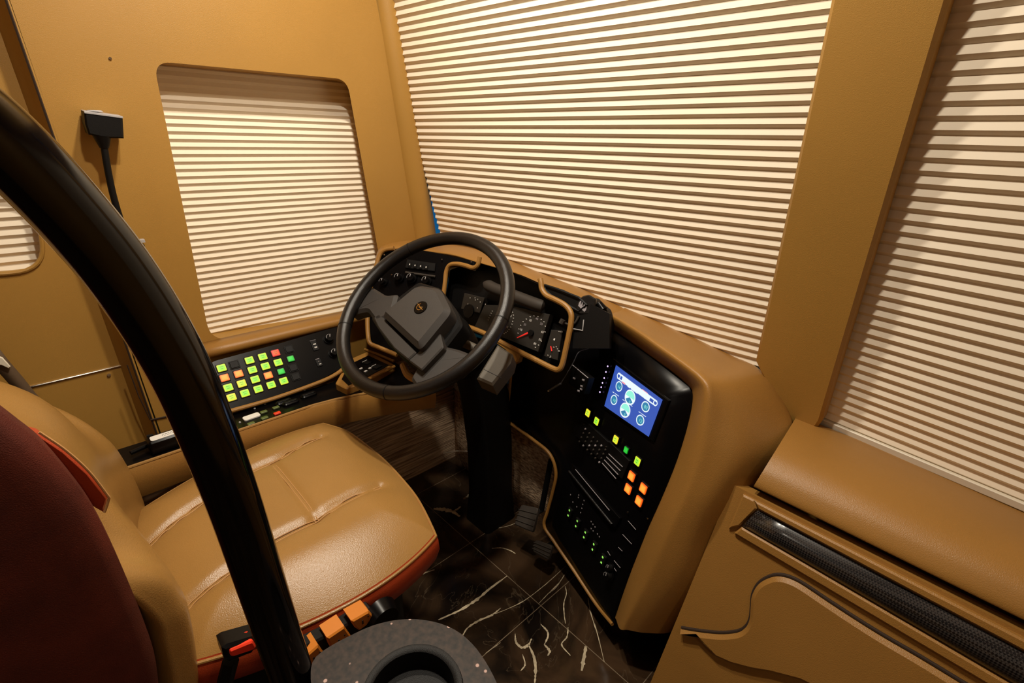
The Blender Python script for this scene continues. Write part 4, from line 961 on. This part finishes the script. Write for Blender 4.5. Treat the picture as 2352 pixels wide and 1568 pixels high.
c_ = (a[0]+a[1])/2+V((-.022, -.012, .0045)); mb.cyl(c_, (0, 0, 1), .015, .003, 'silver', 24, .012); o = mb.build('head_cap', hd0, smooth=30); o['label'] = 'silver top plate with round button'
mb = MB(); mb.cyl(px((320, 562), gx)+V((-.043, 0, -.012)), (1, 0, .2), .014, .043, 'black', 16, .010); mb.box(px((322, 553), gx), .02, .016, .006, 'silver'); mb.build('wall_mount', gn, smooth=40)
# ------------------------------------------------------------------ handset with label on the rear of the console
hx = thing('label_holder', pz((385, 1010), .512), 'black box with a cream label lying on the rear end of the black shelf', 'box')
hu = (pz((405, 985), .54)-pz((352, 1002), .54)).normalized(); hv = V((-hu.y, hu.x, 0)); hc2 = pz((380, 997), .54)
mb = MB(); mb.prism([hc2+hu*x+hv*y for x, y in rrect(.074, .036, .006)], (0, 0, -.031), 'gloss', ch=.004); mb.build('box_body', hx, smooth=35)
mb = MB(); mb.prism([hc2+hu*x+hv*(y-.002)+V((0, 0, .001)) for x, y in rrect(.060, .022, .005)], (0, 0, -.003), 'white', ch=.0005)
for i in range(16): mb.box(hc2+hu*(.002*i-.006)+hv*(.004*math.sin(i*2.3)-.002)+V((0, 0, .0013)), .0022, .0012, .0004, 'ink', (hu, hv, V((0, 0, 1))))
o = mb.build('paper_label', hx, smooth=0); o['label'] = 'cream label with small dark scribble'
mb = MB(); c = pz((338, 1003), .53); mb.tube([c, pz((352, 1000), .53)], .005, 'black', 8); mb.build('side_pin', hx)
mb = MB(); mb.tube([pz((300, 1040), .516), pz((345, 1020), .516)], .005, 'gloss', 10); o = mb.build('shelf_rod'); tag(o, 'short black rod at the rear end of the black console shelf', 'rod')
# ------------------------------------------------------------------ keys, bracket and cable by the cluster
kx = thing('key_fob', py((1345, 740), .93), 'dark key fob with grey mark hanging by the right edge of the gauges', 'key')
fo = py((1345, 700), .915); fn = V((.25, -.9, .35)).normalized()
mb = MB(); mb.prism(fillet([pp(p, fo, fn) for p in [(1322, 700), (1336, 680), (1352, 676), (1368, 686), (1366, 708), (1352, 722), (1330, 722), (1322, 714)]], .004, 3), -fn*.012, 'rim', ch=.003); fb = mb.build('fob_body', kx, smooth=35)
mb = MB(); F_ = lambda x, y: pp((1240+x/7.84, 600+y/7.84), fo+fn*.0006, fn)
mb.add([F_(690, 800), F_(800, 910), F_(830, 880), F_(850, 790), F_(838, 780), F_(815, 850), F_(800, 840), F_(812, 760), F_(800, 750), F_(782, 810), F_(766, 800), F_(775, 735), F_(762, 728), F_(745, 780), F_(735, 775), F_(748, 715), F_(730, 710), F_(705, 745)], [tuple(range(18))], 'greymark'); mb.build('fob_mark', fb, smooth=0, recalc=False)
mb = MB(); K = lambda x, y, o_=0: pp((1240+x/7.84, 600+y/7.84), fo+fn*o_, fn)
mb.tube(cr([K(700, 990), K(640, 1095), K(560, 1140), K(470, 1120), K(400, 1080)], 5), .0028, 'rubber', 8); mb.tube([K(420, 1050, .004), K(380, 1120, .004)], .007, 'rubber', 8); mb.tube([K(600, 1215), K(770, 1245), K(790, 1050)], .0016, 'silver', 8); mb.build('key_ring', kx)
tg = thing('lanyard_toggle', ws((1346, 656), .02), 'two small black lanyard toggles lying on the brown dash top below the blind', 'lanyard')
T_ = lambda x, y, o_=.022: pp((1240+x/7.84, 600+y/7.84), WA-WN*(-.06), WN)
tgo = ws((1340, 650), .06)
T_ = lambda x, y: pp((1240+x/7.84, 600+y/7.84), tgo, WN)
mb = MB(); mb.tube([T_(650, 320), T_(740, 320)], .0085, 'rubber', 12); mb.tube([T_(720, 310), T_(830, 360)], .006, 'gloss', 10); mb.tube([T_(830, 420), T_(910, 430)], .0085, 'rubber', 12); mb.tube([T_(900, 440), T_(1030, 470)], .0065, 'gloss', 10); mb.build('toggle', tg)
mb = MB(); mb.tube([T_(850, 480), T_(850, 560), T_(880, 640)], .0012, 'webbing', 6); mb.tube([T_(1035, 490), T_(1000, 560), T_(950, 640)], .0022, 'webbing', 6); mb.build('cord', tg)
pb_ = thing('phone_bracket', py((1380, 740), .93), 'black clamp bracket mounted at the top left corner of the black wing panel', 'bracket')
bo_ = py((1370, 740), .935); bn2 = V((.2, -.93, .3)).normalized()
Bk = lambda x, y, o_=0: pp((1240+x/7.84, 600+y/7.84), bo_+bn2*o_, bn2)
mb = MB(); mb.prism(fillet([Bk(*p) for p in [(830, 700), (960, 640), (1020, 720), (1060, 760), (1190, 860), (1230, 1000), (1250, 1250), (1190, 1400), (1000, 1568), (850, 1568), (800, 1250), (800, 1000)]], .006, 3), -bn2*.035, 'black', ch=.006); mb.build('bracket_body', pb_, smooth=35)
mb = MB(); mb.tube([Bk(1060, 760, .004), Bk(1140, 880, .004)], [.009, .012], 'gloss', 16); mb.build('clamp_knob', pb_, smooth=60)
mb = MB(); cb = lambda p, o_=0: py(p, .885+o_)
mb.tube(cr([cb((1352, 800), .02), cb((1330, 808)), (cb((1318, 830))), cb((1302, 858), -.004), cb((1288, 880), -.008)], 5), .0011, 'cable', 6); mb.tube([cb((1288, 880), -.008), cb((1262, 896), -.012)], .0028, 'cable', 8); mb.tube([cb((1263, 895.5), -.012), cb((1259, 898), -.012)], .0022, 'creamrail', 8)
o = mb.build('charging_cable'); tag(o, 'thin grey charging cable hanging below the black bracket with a pale plug tip', 'cable')
# ------------------------------------------------------------------ passenger dashboard
pdh = thing('passenger_dashboard', (.35, 1.0, .1), 'brown leather passenger dashboard with a long black carbon fibre strip', 'dashboard')
prof = [(1.112, .632), (1.075, .638), (1.03, .643), (.97, .645), (.92, .638), (.885, .620), (.868, .600), (.862, .585), (.868, .580), (.90, .578)]
XL, XR = -.213, 1.06
def project(p):
    d = V(p)-EYE; z_ = -(RX.z*d.x+RY.z*d.y+RZ.z*d.z); return CX+FOC*(RX.x*d.x+RY.x*d.y+RZ.x*d.z)/z_, CY-FOC*(RX.y*d.x+RY.y*d.y+RZ.y*d.z)/z_
def xl(y, z):
    lo, hi = -.40, .1          # where the pad dives behind the wing of the driver's dash
    for i in range(30):
        m_ = (lo+hi)/2; u_, v_ = project((m_, y, z))
        if (u_-1726)*(985-1124)-(v_-1124)*(1812-1726) > 0: lo = m_
        else: hi = m_
    return lo
mb = MB(); mb.grid(patch([[V((xl(y, z), y, z)) for y, z in prof]] + [[V((x, y, z-(x+.2)*(.022+.045*max(0, y-.88)/.23))) for y, z in prof] for x in (-.1, .05, .2, .4, .7, XR)], 4, 2), 'leather'); mb.build('upper_pad', pdh, smooth=80)
FO = V((-.2, .858, .55)); FN = V((0, -.97, .24)).normalized()
def onf(p, o_=0): return pp(p, FO+FN*o_, FN)
FU = V((1, 0, 0)); FV = FN.cross(FU); FV = FV if FV.z > 0 else -FV
def ln_(p, q, x):   # point on the line through two frame points at world x
    a, b = p, q; return a+(b-a)*((x-a.x)/(b.x-a.x))
g0, g1 = onf((1738, 1140)), onf((2352, 1452)); s0, s1_ = onf((1744, 1170)), onf((2352, 1494)); t0, t1 = onf((1706, 1207)), onf((2300, 1552)); u0, u1 = onf((1690, 1218)), onf((2290, 1572))
mb = MB(); mb.prism([ln_(g0, g1, -.26), ln_(g0, g1, XR), ln_(u0, u1, XR)-FV*.60, ln_(u0, u1, -.30)-FV*.50], -FN*.03, 'leather')
mb.build('fascia', pdh, smooth=0)
mb = MB(); fr = [ln_(g0, g1, g0.x-.004), ln_(g0, g1, XR), ln_(s0, s1_, XR)+FV*.004, s0+FV*.005+V((-.004, 0, 0)), t0-FV*.002+V((-.012, 0, 0)), ln_(t0, t1, XR)-FV*.005, ln_(u0, u1, XR), u0]
top_ = [g0-FV*.006, ln_(g0, g1, XR)-FV*.006, ln_(s0, s1_, XR)+FV*.003, s0+FV*.003]
mb.prism([p+FN*.010 for p in top_], -FN*.02, 'leather', ch=.003)
mb.prism([p+FN*.008 for p in [t0-FV*.001, ln_(t0, t1, XR)-FV*.001, ln_(u0, u1, XR)-FV*.004, u0-FV*.004]], -FN*.02, 'leather', ch=.003)
mb.prism([p+FN*.008 for p in [g0-FV*.006+V((-.022, 0, 0)), g0-FV*.006+V((.0, 0, 0)), s0+FV*.002+V((-.003, 0, 0)), t0+V((-.003, 0, 0)), u0+V((-.012, 0, -.002))]], -FN*.02, 'leather', ch=.003)
mb.build('strip_surround', pdh, smooth=30)
mb = MB(); rows = []
for x in [s0.x+i*(XR-s0.x)/24 for i in range(25)]:
    a = ln_(s0, s1_, x); b = ln_(t0, t1, x); rows.append([a*(1-t)+b*t+FN*(.004+.012*math.sin(math.pi*t)) for t in (0, .08, .2, .35, .5, .65, .8, .92, 1)])
x_ = [(p+V((-.018*k/8, 0, 0))) for k, p in enumerate(rows[0])]; rows[0] = x_
mb.grid(rows, 'carbon'); o = mb.build('carbon_strip', pdh, smooth=60, solid=.004); o['label'] = 'glossy black carbon fibre strip'
gr_ = [(1560, 1448), (1600, 1455), (1648, 1460), (1688, 1457), (1708, 1446), (1718, 1428), (1721, 1400), (1724, 1372), (1738, 1346), (1762, 1331), (1790, 1327), (1830, 1341), (1898, 1386), (1962, 1428), (2026, 1468), (2110, 1517), (2200, 1572)]
mb = MB(); gq_ = cr([onf(p, .012) for p in gr_], 4); endp = ln_(gq_[-2], gq_[-1], .9)
poly = gq_+[endp]+[onf(p, .012) for p in [(2400, 1900), (2150, 1720), (1950, 1620), (1838, 1566), (1770, 1548), (1728, 1541), (1680, 1528), (1642, 1511), (1612, 1482), (1596, 1462)]]
mb.prism(poly, -FN*.016, 'leather', ch=.007); mb.tube([p-FN*.010+FV*.003 for p in gq_]+[endp-FN*.010+FV*.003], .0032, 'groove', 8); o = mb.build('lower_panel', pdh, smooth=40); o['label'] = 'raised brown lower panel with S shaped seam'
